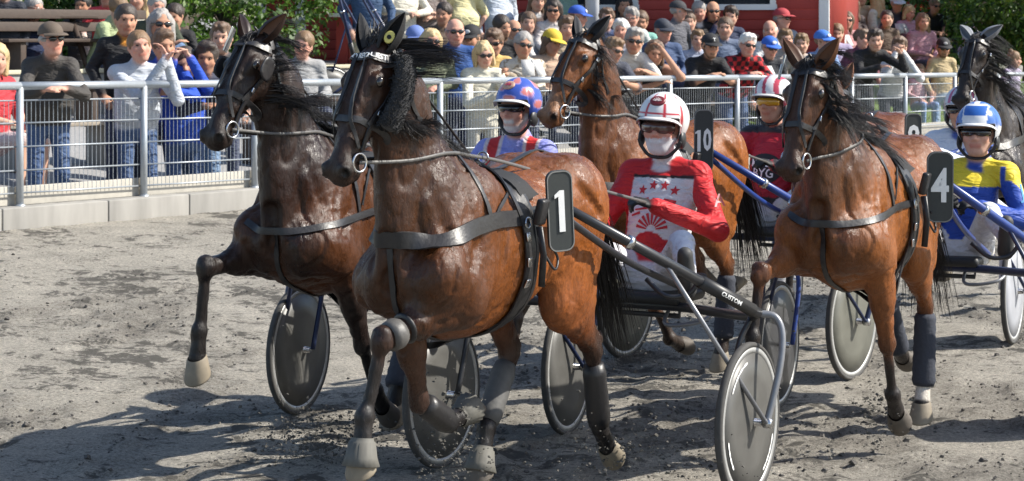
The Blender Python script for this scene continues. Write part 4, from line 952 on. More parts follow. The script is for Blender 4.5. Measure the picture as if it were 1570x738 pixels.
# ------------------------------------------------------------------ sulkies
TYRE = mat('dusty tyre rubber', (.06, .058, .055), .85, noise=.35, scale=30)
RIM = mat('dusty wheel rim', (.40, .40, .39), .45, metal=.4, noise=.25, scale=20)
DISC = mat('grey plastic wheel disc', (.085, .083, .077), .45, noise=.45, scale=7, detail=9, bump=.08)
TUBE_K = mat('black painted steel tube', (.025, .026, .03), .32, noise=.2, scale=30)
TUBE_S = mat('grey painted steel tube', (.20, .205, .22), .35, metal=.3, noise=.15, scale=30)
TUBE_B = mat('blue painted steel tube', (.018, .045, .20), .32, noise=.15, scale=30)
TUBE_N = mat('navy painted steel tube', (.018, .028, .075), .35, noise=.15, scale=30)
TUBE_W = mat('white painted steel tube', (.60, .60, .64), .35, noise=.08, scale=30)
SEAT = mat('black seat vinyl', (.02, .02, .021), .5, noise=.2, scale=50, bump=.1)
def make_sulky(label, loc, yaw, tube, fork, tip=None, marks=None, discm=None, wheels='LR', lower=None, trim=None):
    """local frame: x forward, y left, origin on the ground under the axle"""
    root = empty('sulky', loc, R(-90 - yaw)); tag(root, label, 'sulky', 'racing sulkies')
    lower = lower or tube
    for s_, sd_ in ((1, 'L'), (-1, 'R')):
        m = lambda x, y, z: Vector((x, y * s_, z))
        tp = m(*(tip or (1.0, .31, 1.40)))
        cor = m(-.10, .80, .83)
        sh = MB().tube([tp, tp.lerp(cor, .5), cor], [.019, .024, .026], 12).build('shaft', tube, root)
        MB().tube([tp + Vector((.012, 0, .004)), tp + Vector((-.05, 0, -.026))], .027, 12).build('shaft_tip', LEATHER, sh)
        a, b = tp.lerp(cor, .70), tp.lerp(cor, .97); MB().tube([a, b], .031, 12).build('grip_sleeve', BLACKPL if trim is None else trim, sh)
        p2 = tp.lerp(cor, .34); MB().tube([p2, p2.lerp(cor, .03)], .031, 12).build('clamp', STEEL, sh)
        MB().tube(catmull([tp + m(-.03, .0, -.05), m(.25, .30, 1.08), m(-.52, .27, .86)], 6), .016, 10).build('brace', lower, root)
        fk = MB(); fk.tube(catmull([cor, m(-.13, .87, .815), m(-.125, .905, .74), m(-.085, .91, .6), m(-.02, .885, .40), m(0, .875, .355)], 5), .0165, 10)
        fk.build('fork', fork, root)
        MB().tube([tp.lerp(cor, .52), m(0.02, .885, .36)], .0115, 8).build('strut', fork, root)
        MB().tube(catmull([m(-.16, .74, .80), m(-.10, .70, .66), m(0, .705, .36)], 5), .014, 8).build('inner_fork', lower, root)
        MB().lathe([(.012, -.02), (.022, -.018), (.022, .02), (.012, .022)], m(0, .885, .355), (0, s_, 0), 12).build('axle_nut', STEEL, root)
        # foot rest
        fr = MB(); fr.tube(catmull([m(.02, .30, .97), m(.03, .40, .90), m(.0, .50, .91), m(-.02, .55, .98)], 4), .012, 8); fr.build('stirrup', TUBE_K, root)
        if sd_ in wheels:
            W = empty('wheel', (0, s_ * .79, .355)); W.parent = root
            y = Vector((0, 1, 0)); r = .355
            MB().lathe([(r - .022, -.016), (r - .006, -.017), (r, -.008), (r, .008), (r - .006, .017), (r - .022, .016)], (0, 0, 0), y, 64, closed=True).build('tyre', TYRE, W)
            MB().lathe([(r - .048, -.0135), (r - .022, -.015), (r - .022, .015), (r - .048, .0135)], (0, 0, 0), y, 64, closed=True).build('rim', RIM, W)
            MB().lathe([(.0, -.034), (.03, -.034), (.10, -.026), (.20, -.018), (r - .046, -.0125), (r - .046, .0125), (.20, .018), (.10, .026), (.03, .034), (0, .034)], (0, 0, 0), y, 64).build('disc', discm or DISC, W)
            MB().lathe([(.0, -.06), (.016, -.06), (.019, -.034), (.028, -.033), (.028, .033), (.019, .034), (.016, .07), (0, .07)], (0, 0, 0), y, 16).build('hub', STEEL, W)
            if marks and sd_ in marks:
                for a0, txt, rad, sz in marks[sd_]:
                    tm = text_mesh(txt, sz, .0005, .0012)
                    for v in tm.vertices:
                        x, h, z = v.co; a = R(a0) - x / rad * 1.0; rr = rad + h
                        v.co = (-s_ * math.cos(a) * rr, s_ * (.0165 + .006 * (1 - rr / .31) + z), math.sin(a) * rr)
                    link('disc_lettering', tm, WHITE, W)
                for a0, a1, rad in marks.get('arc' + sd_, ()):
                    mb = MB(); n = 16
                    for i in range(n + 1):
                        a = R(a0 + (a1 - a0) * i / n); wd = .006 * (1 if i % 4 else .5)
                        for q in (-wd, wd): mb.v.append(Vector((math.cos(a) * (rad + q), s_ * .0185, math.sin(a) * (rad + q))))
                    for i in range(n): b = i * 2; mb.face(b, b + 1, b + 3, b + 2)
                    mb.build('disc_stripe', WHITE, W)
    ar = [(-.10, .80, .83), (-.20, .72, .80), (-.42, .50, .775), (-.60, .22, .765), (-.63, 0, .763)]
    ar = ar + [(x, -y, z) for x, y, z in reversed(ar[:-1])]
    MB().tube(catmull([Vector(p) for p in ar], 6), .023, 12).build('arch', fork if fork is not TUBE_S else TUBE_K, root)
    st = empty('seat', (-.74, 0, .80)); st.parent = root
    MB().box((0, 0, 0), (.34, .40, .055), None, .022).build('seat_pad', SEAT, st)
    MB().box((-.17, 0, .04), (.05, .40, .12), Matrix.Rotation(-.3, 3, 'Y'), .02).build('seat_lip', SEAT, st)
    MB().tube([(.06, .16, -.03), (.06, .16, -.09), (.06, -.16, -.09), (.06, -.16, -.03)], .013, 8).build('seat_bracket', TUBE_K, st)
    MB().tube(catmull([Vector((.02, .10, -.04)), Vector((.16, .13, -.12)), Vector((.14, .30, -.10)), Vector((.0, .34, -.05))], 5), .010, 8).build('seat_rail', TUBE_S, st)
    mw = Matrix.Translation(Vector(loc)) @ Matrix.Rotation(R(-90 - yaw), 4, 'Z')
    return root, mw
DRIVER = dict(pel=(-.76, 0, .93), nk=(-.90, 0, 1.44), hd=(-.86, 0, 1.62), elL=(-.74, .30, 1.15), haL=(-.42, .17, 1.26), elR=(-.74, -.30, 1.15), haR=(-.40, -.12, 1.26),
              knL=(-.36, .31, 1.10), knR=(-.36, -.31, 1.10), ftL=(-.05, .47, .98), ftR=(-.05, -.47, .98), fdL=(.35, .10, .93), fdR=(.35, -.10, .93))
def make_driver(label, mw_loc, yaw, L, pose=None):
    p = dict(DRIVER); p.update(pose or {})
    L = dict(dict(glove=True, grip=1.1, fr=.0105, hpit=-1), **L)
    return make_person(label, mw_loc, R(-90 - yaw), p, L, 'sulky drivers in racing silks', vox=L.get('vox', .011), matl=SILK, name='person')
# ------------------------------------------------------------------ the place: track, fence, terraces, buildings, trees
P0 = Vector((-3.92, 19.6)); FD = Vector((.623, .782)); FN = Vector((.782, -.623))      # fence line, its direction, its normal to the track
KERB_Z = .385
def fence_pt(u, d=0.0):
    """point u metres along the fence, d metres behind it"""
    p = P0 + FD * u - FN * d; return p
def u_of(px, d=0.0):
    p = P0 - FN * d; r = (px - 785.0) / F_PX; return (r * p.y - p.x) / (FD.x - r * FD.y)
def apron_z(d): return .40 + .13 * np.clip(d, 0, 5.4)
def rail_z(u): return 1.62 - .010 * u
def vnoise(x, y, sc, seed=0):
    """smooth value noise on arrays"""
    rs = np.random.RandomState(seed); T = rs.rand(256, 256); x = np.asarray(x) / sc; y = np.asarray(y) / sc
    xi, yi = np.floor(x).astype(int), np.floor(y).astype(int); fx, fy = x - xi, y - yi; fx = fx * fx * (3 - 2 * fx); fy = fy * fy * (3 - 2 * fy)
    g = lambda i, j: T[(xi + i) % 256, (yi + j) % 256]
    return (g(0, 0) * (1 - fx) + g(1, 0) * fx) * (1 - fy) + (g(0, 1) * (1 - fx) + g(1, 1) * fx) * fy
def churn(X, Y):
    """how much the track is torn up: streaks along the running direction"""
    a = X * .40 + Y * .92; b = X * .92 - Y * .40
    s = vnoise(b, a, .8, 3) * .45 + vnoise(b * 1.0, a * .22, .22, 4) * .35 + vnoise(X, Y, 2.3, 5) * .35
    return s
def track_height(X, Y, fine=True):
    d = (X - P0.x) * FN.x + (Y - P0.y) * FN.y                # distance in front of the fence
    z = KERB_Z * np.clip(1 - d / 6.5, 0, 1.2) ** 1.25
    if fine:
        c = sstep(.46, .70, churn(X, Y)) * sstep(.5, 2.0, d)
        z = z + (vnoise(X, Y, .35, 1) - .5) * .026 + (vnoise(X, Y, .14, 2) - .5) * .030 * (.35 + c) + (vnoise(X, Y, .07, 6) - .5) * .026 * (.35 + c)
    return z
def build_track():
    xs = np.concatenate([np.linspace(-90, -6, 30), np.arange(-5.6, 6.4, .034), np.linspace(6.8, 90, 30)])
    ys = np.concatenate([np.linspace(-60, 7.5, 24), np.arange(7.8, 19.5, .034), np.linspace(19.8, 40, 60), np.linspace(42, 140, 20)])
    X, Y = np.meshgrid(xs, ys, indexing='ij'); Z = track_height(X, Y)
    d = (X - P0.x) * FN.x + (Y - P0.y) * FN.y; Z = np.where(d < -.3, KERB_Z - .35, Z)
    V = np.stack([X.ravel(), Y.ravel(), Z.ravel()], 1); nx, ny = X.shape
    i = np.arange(nx * ny).reshape(nx, ny); Q = np.stack([i[:-1, :-1].ravel(), i[1:, :-1].ravel(), i[1:, 1:].ravel(), i[:-1, 1:].ravel()], 1)
    me = fast_mesh('track', V, Q)
    dk = sstep(.50, .72, churn(X, Y)) * sstep(.3, 1.6, d); dk = (dk * (.10 + .45 * vnoise(X, Y, .09, 9))).ravel()[:, None]
    set_cols(me, np.clip(np.array((.54, .50, .43)) * (1 - dk) + np.array((.10, .09, .08)) * dk, 0, 1))
    m = bpy.data.materials.new('crushed stone track'); t, b = nodes_of(m); L = t.links
    at_ = t.nodes.new('ShaderNodeAttribute'); at_.attribute_name = 'col'; tc = t.nodes.new('ShaderNodeTexCoord')
    def nz(s, dt, rgh=.6): n = t.nodes.new('ShaderNodeTexNoise'); n.inputs['Scale'].default_value = s; n.inputs['Detail'].default_value = dt; n.inputs['Roughness'].default_value = rgh; L.new(tc.outputs['Object'], n.inputs['Vector']); return n
    n1, n2, n3 = nz(46, 7, .92), nz(3, 6), nz(260, 2)
    mr = t.nodes.new('ShaderNodeMapRange'); mr.inputs[1].default_value = .34; mr.inputs[2].default_value = .64; mr.inputs[3].default_value = .22; mr.inputs[4].default_value = 1.55; L.new(n1.outputs[0], mr.inputs[0])
    mr2 = t.nodes.new('ShaderNodeMapRange'); mr2.inputs[1].default_value = .35; mr2.inputs[2].default_value = .65; mr2.inputs[3].default_value = .86; mr2.inputs[4].default_value = 1.1; L.new(n2.outputs[0], mr2.inputs[0])
    mu = t.nodes.new('ShaderNodeMath'); mu.operation = 'MULTIPLY'; L.new(mr.outputs[0], mu.inputs[0]); L.new(mr2.outputs[0], mu.inputs[1])
    vm = t.nodes.new('ShaderNodeVectorMath'); vm.operation = 'SCALE'; L.new(at_.outputs['Color'], vm.inputs[0]); L.new(mu.outputs[0], vm.inputs['Scale']); 
    nA, nB, nC = nz(4.6, 7, .75), nz(.6, 3), nz(17, 5, .75)          # torn-up damp soil and rut shadows painted into the colour, inside larger churned areas
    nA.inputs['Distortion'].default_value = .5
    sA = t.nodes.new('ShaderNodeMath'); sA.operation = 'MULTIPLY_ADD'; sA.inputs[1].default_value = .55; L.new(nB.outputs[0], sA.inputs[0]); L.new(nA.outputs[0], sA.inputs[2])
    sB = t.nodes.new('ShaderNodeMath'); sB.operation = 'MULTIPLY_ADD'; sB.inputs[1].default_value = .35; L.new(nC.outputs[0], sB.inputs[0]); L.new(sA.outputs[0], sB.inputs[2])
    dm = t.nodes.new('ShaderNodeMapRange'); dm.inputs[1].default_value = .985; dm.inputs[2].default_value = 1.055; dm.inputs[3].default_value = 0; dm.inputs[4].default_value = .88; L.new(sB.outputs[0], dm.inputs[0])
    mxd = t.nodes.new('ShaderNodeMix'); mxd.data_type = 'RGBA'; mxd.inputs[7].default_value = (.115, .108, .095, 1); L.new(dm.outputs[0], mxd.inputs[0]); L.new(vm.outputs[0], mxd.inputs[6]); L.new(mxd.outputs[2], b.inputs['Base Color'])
    ad = t.nodes.new('ShaderNodeMath'); ad.operation = 'ADD'; L.new(n1.outputs[0], ad.inputs[0]); L.new(n3.outputs[0], ad.inputs[1])
    bp = t.nodes.new('ShaderNodeBump'); bp.inputs['Strength'].default_value = 1.0; bp.inputs['Distance'].default_value = .03; L.new(ad.outputs[0], bp.inputs['Height']); L.new(bp.outputs[0], b.inputs['Normal'])
    b.inputs['Roughness'].default_value = .95; b.inputs['Specular IOR Level'].default_value = .15
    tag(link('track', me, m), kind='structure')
SOIL = mat('dark damp soil', (.085, .078, .07), .95, noise=.45, scale=40, bump=.4)
def clods(name, label, spots, m, rr):
    """heaps of small crumbs, one object: spots = (x, y, z, size)"""
    base = [Vector(v) for v in ((1, 0, -.3), (-.4, .9, -.4), (-.6, -.8, -.3), (.2, .1, .9), (.7, .6, .4), (-.7, .2, .5), (.1, -.8, .4))]
    fc = [(0, 4, 6), (4, 3, 6), (0, 1, 4), (1, 5, 4), (4, 5, 3), (5, 6, 3), (1, 2, 5), (2, 6, 5), (2, 0, 6), (0, 2, 1)]
    mb = MB()
    for x, y, z, s in spots:
        q = Matrix.Rotation(rr.uniform(0, 6.3), 3, 'Z') @ Matrix.Rotation(rr.uniform(-.6, .6), 3, 'X'); b = len(mb.v)
        for v in base: mb.v.append(Vector((x, y, z)) + q @ Vector((v.x * s * rr.uniform(.7, 1.2), v.y * s * rr.uniform(.7, 1.2), v.z * s * rr.uniform(.5, .9))))
        for f_ in fc: mb.face(*[b + i for i in f_])
    o = mb.build(name, m, smooth=False); tag(o, label, name.replace('_', ' '), kind='stuff'); return o
def build_clods():
    rr = random.Random(11); sp = []; rs = np.random.RandomState(5); X = rs.uniform(-5, 6, 60000); Y = rs.uniform(8.2, 19, 60000)
    c = churn(X, Y); keep = (rs.rand(60000) < .03 + .45 * sstep(.52, .74, c)) & (((X - P0.x) * FN.x + (Y - P0.y) * FN.y) > .8); X, Y = X[keep][:14000], Y[keep][:14000]
    Z = track_height(X, Y)
    for x, y, z in zip(X, Y, Z):
        s = min(.026, .003 + rr.expovariate(1 / .0042)); sp.append((x, y, z + s * .2, s))
    clods('dirt_clods', 'dark crumbs of torn-up soil strewn over the grey track', sp, SOIL, rr)
    sp = []
    for (px, py, Y, n, wd, up) in ((490, 672, 10.6, 1300, .17, .07), (690, 705, 9.2, 420, .08, .16), (1345, 640, 10.7, 260, .07, .10), (965, 705, 9.6, 520, .30, .12), (725, 625, 10.9, 260, .10, .14), (1035, 540, 12.8, 260, .20, .25), (950, 680, 9.85, 160, .12, .06), (1130, 610, 10.6, 90, .4, .25)):
        c = at(px, py, Y); g = float(track_height(np.array([c.x]), np.array([c.y]), False)[0])
        for i in range(n):
            z = max(g + .005, c.z + rr.gauss(0, up)); sp.append((c.x + rr.gauss(0, wd), c.y + rr.gauss(0, wd), z, min(.016, .003 + rr.expovariate(1 / .0028))))
    clods('kicked_up_dirt', 'spray of dirt kicked up by the hooves over the track', sp, mat('kicked up sand', (.085, .08, .07), .95, noise=.4), rr)

GALV = mat('galvanised steel', (.36, .39, .42), .45, metal=.5, noise=.12, scale=25)
CONC = mat('pale concrete kerb', (.28, .268, .245), .9, noise=.38, scale=7, detail=9, bump=.25, stretch=(1, 1, .18))
PLANK = mat('weathered white plank', (.42, .395, .345), .8, noise=.22, scale=14, detail=6, bump=.15)
WOOD_D = mat('dark brown bench timber', (.055, .036, .026), .7, noise=.3, scale=18, bump=.2)
WOOD_L = mat('grey bench timber', (.30, .26, .21), .8, noise=.25, scale=18, bump=.2)
RED = mat('red painted boards', (.36, .045, .035), .7, noise=.12, scale=7, bump=.1)
WTRIM = mat('white painted trim', (.74, .74, .72), .6, noise=.05)
def rotz(u): return Matrix.Rotation(math.atan2(u.y, u.x), 3, 'Z')
def build_fence():
    us = [-8.2, -6.7, -5.2, -3.7, -2.2, -.7, .75, 2.2, 3.6, 5.03, 6.5, 8.0, 9.47, 11.03, 12.53, 14.04, 15.62, 17.2, 18.7, 20.2, 21.7, 23.2, 24.7, 26.2, 27.7, 29.2, 30.7]
    p = fence_pt(us[0]); root = empty('fence', (p.x, p.y, KERB_Z)); tag(root, 'galvanised tube and wire mesh fence with white planks along the track', 'fence')
    o = Vector((p.x, p.y, KERB_Z)); loc = lambda u, z, d=0: Vector((*fence_pt(u, d), z)) - o; Rz = rotz(FD)
    for u in us:
        MB().tube([loc(u, KERB_Z + .02), loc(u, rail_z(u))], .034, 12).build('post', GALV, root)
        MB().lathe([(.047, 0), (.047, .05), (.035, .055)], loc(u, KERB_Z + .14), (0, 0, 1), 12).build('post_collar', GALV, root)
    for a, b in zip(us[:-1], us[1:]): MB().tube([loc(a, rail_z(a)), loc(b, rail_z(b))], .036, 12).build('top_rail', GALV, root)
    for dz in (.13, .33, .54, .75, .95):
        for a, b in zip(us[:-1], us[1:]): MB().tube([loc(a + .03, rail_z(a) - dz, .02), loc(b - .03, rail_z(b) - dz, .02)], .0075, 6).build('horizontal_bar', GALV, root)
    mb = MB(); u = us[0]
    while u < us[-1]:
        if min(abs(u - q) for q in us) > .045: mb.tube([loc(u, rail_z(u) - .12, .03), loc(u, rail_z(u) - .97, .03)], .0027, 4, cap=False)
        u += .05
    w_ = mb.build('wire_mesh', GALV, root); w_['kind'] = 'stuff'
    for a, b in zip(us[:-1], us[1:]):
        c = (loc(a, 0, .075) + loc(b, 0, .075)) / 2; MB().box(Vector((c.x, c.y, .265 + rng.uniform(-.004, .004))), (b - a - .012, .03, .17), Rz, .006).build('plank', PLANK, root)
    # kerb blocks
    k = empty('concrete_kerb', (p.x, p.y, KERB_Z)); tag(k, 'pale concrete kerb blocks at the foot of the wire fence', 'kerb')
    u = -8.6
    while u < 32:
        L = rng.choice((.9, 1.0, 1.2)); c = loc(u + L / 2, 0, -.04); MB().box(Vector((c.x, c.y, -.06 + rng.uniform(-.003, .003))), (L - .012, .20, .48), Rz, .012).build('kerb_block', CONC, k); u += L
def strip(name, u0, u1, rows, m, nu=30):
    """ground sheet behind the fence: rows of (d, z)"""
    V, Q = [], []
    for i in range(nu + 1):
        u = u0 + (u1 - u0) * i / nu
        for d, z in rows: p = fence_pt(u, d); V.append((p.x, p.y, z))
    n = len(rows)
    for i in range(nu):
        for j in range(n - 1): Q.append((i * n + j, (i + 1) * n + j, (i + 1) * n + j + 1, i * n + j + 1))
    o = link(name, fast_mesh(name, V, Q), m); tag(o, kind='structure'); return o
def build_terrain():
    grav = mat('grey gravel', (.27, .265, .26), .95, noise=.45, scale=28, detail=6, bump=.6)
    strip('gravel_apron', -30, 40, [(.10, .395), (1.5, apron_z(1.5)), (3, apron_z(3)), (5.4, apron_z(5.4))], grav)
    strip('terrace_gravel', -40, 60, [(5.4, 1.58), (9, 1.62), (16, 1.9), (30, 2.3), (80, 3.0)], mat('terrace gravel', (.25, .24, .23), .95, noise=.35, scale=14, detail=6, bump=.5))
    # terrace wall
    p = fence_pt(-10, 5.3); o = Vector((p.x, p.y, 0)); root = empty('retaining_wall', o); tag(root, 'low concrete retaining wall behind the spectators with pale coping', 'wall')
    u = 0.0; Rz = rotz(FD); ex = mat('exposed aggregate concrete', (.30, .29, .275), .95, noise=.35, scale=30, detail=6, bump=.4)
    while u < 44:
        c = fence_pt(-10 + u + 1.5, 5.36) - p; MB().box((c.x, c.y, 1.30), (2.985, .2, .60), Rz, .01).build('wall_block', ex, root)
        MB().box((c.x, c.y, 1.625), (2.98, .26, .05), Rz, .008).build('coping', mat('pale coping', (.50, .46, .33), .85, noise=.15), root); u += 3.0
    # lawn patch on the right
    g = mat('lawn soil green', (.10, .16, .03), .95, noise=.4, scale=40, bump=.5)
    strip('lawn', 12.2, 40, [(.16, .408), (1.5, apron_z(1.5) + .012), (3, apron_z(3) + .012), (5.2, apron_z(5.2) + .012)], g)
    mb = MB(); rr = random.Random(3)
    for i in range(9000):
        u = rr.uniform(12.3, 20); d = rr.uniform(.2, 5.0); p = fence_pt(u, d); z = float(apron_z(d)) + .01; h = rr.uniform(.03, .08); a = rr.uniform(0, 6.28); q = Vector((math.cos(a), math.sin(a), 0)) * .006; b = len(mb.v)
        mb.v += [Vector((p.x, p.y, z)) - q, Vector((p.x, p.y, z)) + q, Vector((p.x + rr.uniform(-.03, .03), p.y + rr.uniform(-.03, .03), z + h))]; mb.face(b, b + 1, b + 2)
    gr = mb.build('grass', mat('grass blade', (.12, .20, .035), .8, noise=.3), smooth=False); tag(gr, 'short green grass on the lawn behind the fence', 'grass', kind='stuff')

def bench(label, u, d, L, m, back=False, z=None, ang=0.0, conc=False):
    p = fence_pt(u, d); z = float(apron_z(d)) if z is None else z
    root = empty('bench', (p.x, p.y, z), math.atan2(FD.y, FD.x) + ang); tag(root, label, 'bench', 'benches for the spectators')
    for i in range(3): MB().box((0, -.14 + i * .14, .45), (L, .125, .04), None, .006).build('seat_plank', m, root)
    for x in [(-L / 2 + .25) + j * (L - .5) / max(1, int(L / 1.6)) for j in range(int(L / 1.6) + 1)]:
        MB().box((x, 0, .215), (.09 if not conc else .22, .34, .43), None, .01).build('leg', CONC if conc else m, root)
    if back:
        for i in range(2): MB().box((0, .26, .62 + i * .16), (L, .04, .12), Matrix.Rotation(-.15, 3, 'X'), .006).build('back_plank', m, root)
    return root
def picnic_table(label, u, d, z, ang):
    p = fence_pt(u, d); root = empty('picnic_table', (p.x, p.y, z), ang); tag(root, label, 'picnic table', 'dark timber picnic tables')
    for i in range(4): MB().box((0, -.30 + i * .20, .75), (1.9, .185, .045), None, .006).build('top_plank', WOOD_D, root)
    for s_ in (-1, 1):
        for i in range(2): MB().box((0, s_ * (.60 + i * .15), .45), (1.9, .14, .045), None, .006).build('seat_plank', WOOD_D, root)
        for q in (-1, 1): MB().tube([(s_ * .65, q * .72, 0), (s_ * .65, q * .25, .73)], .045, 4).build('leg', WOOD_D, root)
        MB().box((s_ * .65, 0, .42), (.05, 1.5, .09), None, .006).build('cross_beam', WOOD_D, root)
def red_building(label, org, ang, L, Hh, posts, windows=(), dep=5.0, tone=None):
    root = empty('red_building', (*org,), ang); tag(root, label, 'building', 'red timber buildings')
    w_ = MB().box((L / 2, dep / 2, Hh / 2), (L, dep, Hh)).build('wall', tone or RED, root)
    n = int(Hh / .16)
    for i in range(n): MB().box((L / 2, -.022, .08 + i * .16), (L, .03, .15), Matrix.Rotation(.10, 3, 'X'), .004).build('board', tone or RED, w_)
    for x in posts: MB().box((x, -.07, Hh / 2), (.16, .09, Hh), None, .008).build('trim_board', WTRIM, root)
    for x0, x1, z0, z1 in windows:
        f = MB(); cx, cz = (x0 + x1) / 2, (z0 + z1) / 2
        for a, b in (((x0, z0), (x1, z0)), ((x0, z1), (x1, z1))): f.box(((a[0] + b[0]) / 2, -.075, a[1]), (x1 - x0 + .12, .07, .09))
        for x in (x0, x1): f.box((x, -.078, cz), (.09, .065, z1 - z0 - .09))
        fr = f.build('window', WTRIM, root, smooth=False); MB().box((cx, -.052, cz), (x1 - x0 - .09, .02, z1 - z0 - .09)).build('pane', mat('window glass', (.03, .035, .04), .08), fr)
    # pitched roof
    mb = MB(); mb.v += [Vector(v) for v in ((-.4, -.6, Hh - .12), (L + .4, -.6, Hh - .12), (L + .4, dep / 2, Hh + 1.4), (-.4, dep / 2, Hh + 1.4), (L + .4, dep + .6, Hh - .12), (-.4, dep + .6, Hh - .12))]
    mb.face(0, 1, 2, 3); mb.face(3, 2, 4, 5); r_ = mb.build('roof', mat('grey roof felt', (.12, .12, .125), .9), root, smooth=False); md = r_.modifiers.new('t', 'SOLIDIFY'); md.thickness = .12
    return root
LEAFM = []
for i, c in enumerate(((.030, .070, .012), (.055, .115, .018), (.10, .17, .026))):
    m = mat('leaf green %d' % i, c, .5, noise=.25, scale=3); b = m.node_tree.nodes['Principled BSDF']; b.inputs['Transmission Weight'].default_value = 0
    t = m.node_tree; tr = t.nodes.new('ShaderNodeBsdfTranslucent'); tr.inputs[0].default_value = (c[0] * 1.6, c[1] * 1.7, c[2] * 1.2, 1); ms = t.nodes.new('ShaderNodeMixShader'); ms.inputs[0].default_value = .35
    out = t.nodes['Material Output']; t.links.new(b.outputs[0], ms.inputs[1]); t.links.new(tr.outputs[0], ms.inputs[2]); t.links.new(ms.outputs[0], out.inputs[0]); LEAFM.append(m)
BARK = mat('tree bark', (.09, .07, .055), .9, noise=.4, scale=12, bump=.5)
def tree(label, x, y, z, h, w, n, seed, leaf=.065, low=-.04, group='leafy trees behind the spectators'):
    rr = random.Random(seed); root = empty('tree', (x, y, z)); tag(root, label, 'tree', group)
    mb = MB(); mb.tube([(0, 0, -.3), (.05, .02, h * .25), (0, .06, h * .55), (.03, 0, h * .8)], [.16, .13, .08, .03], 8)
    cl = []
    for i in range(44):
        a = rr.uniform(0, 6.28); zz = h * (low + .06 + (.89 - low) * rr.random() ** 1.35); rad = w * (1 - .55 * max(0, zz / h - .45)) * rr.uniform(.25, .95); c = Vector((math.cos(a) * rad, math.sin(a) * rad, zz)); cl.append((c, rr.uniform(.22, .42) * w))
        mb.tube(catmull([Vector((0, 0, max(.1, zz - .5))), c * .5 + Vector((0, 0, zz * .45 - .05)), c], 3), [.045, .012], 5)
    mb.build('trunk', BARK, root)
    V, Fc, MI = [], [], []
    for i in range(n):
        c, r1 = cl[rr.randrange(len(cl))]; dv = Vector((rr.gauss(0, 1), rr.gauss(0, 1), rr.gauss(0, .8))); dv = dv.normalized() * r1 * rr.random() ** .4; p = c + dv
        if p.z < .05: continue
        nrm = (dv.normalized() + Vector((rr.uniform(-.8, .8), rr.uniform(-.8, .8), rr.uniform(0, 1.1)))).normalized(); t1 = nrm.orthogonal().normalized(); t1 = Quaternion(nrm, rr.uniform(0, 6.28)) @ t1; t2 = nrm.cross(t1); s = leaf * rr.uniform(.6, 1.2); b = len(V)
        V += [p - t1 * s, p - t2 * s * .42 + nrm * s * .1, p + t1 * s, p + t2 * s * .42 + nrm * s * .1]; Fc.append((b, b + 1, b + 2, b + 3)); MI.append(rr.choice((0, 1, 1, 2)))
    me = fast_mesh('crown', [tuple(v) for v in V], Fc); me.polygons.foreach_set('material_index', MI)
    for m in LEAFM: me.materials.append(m)
    link('crown', me, None, root)
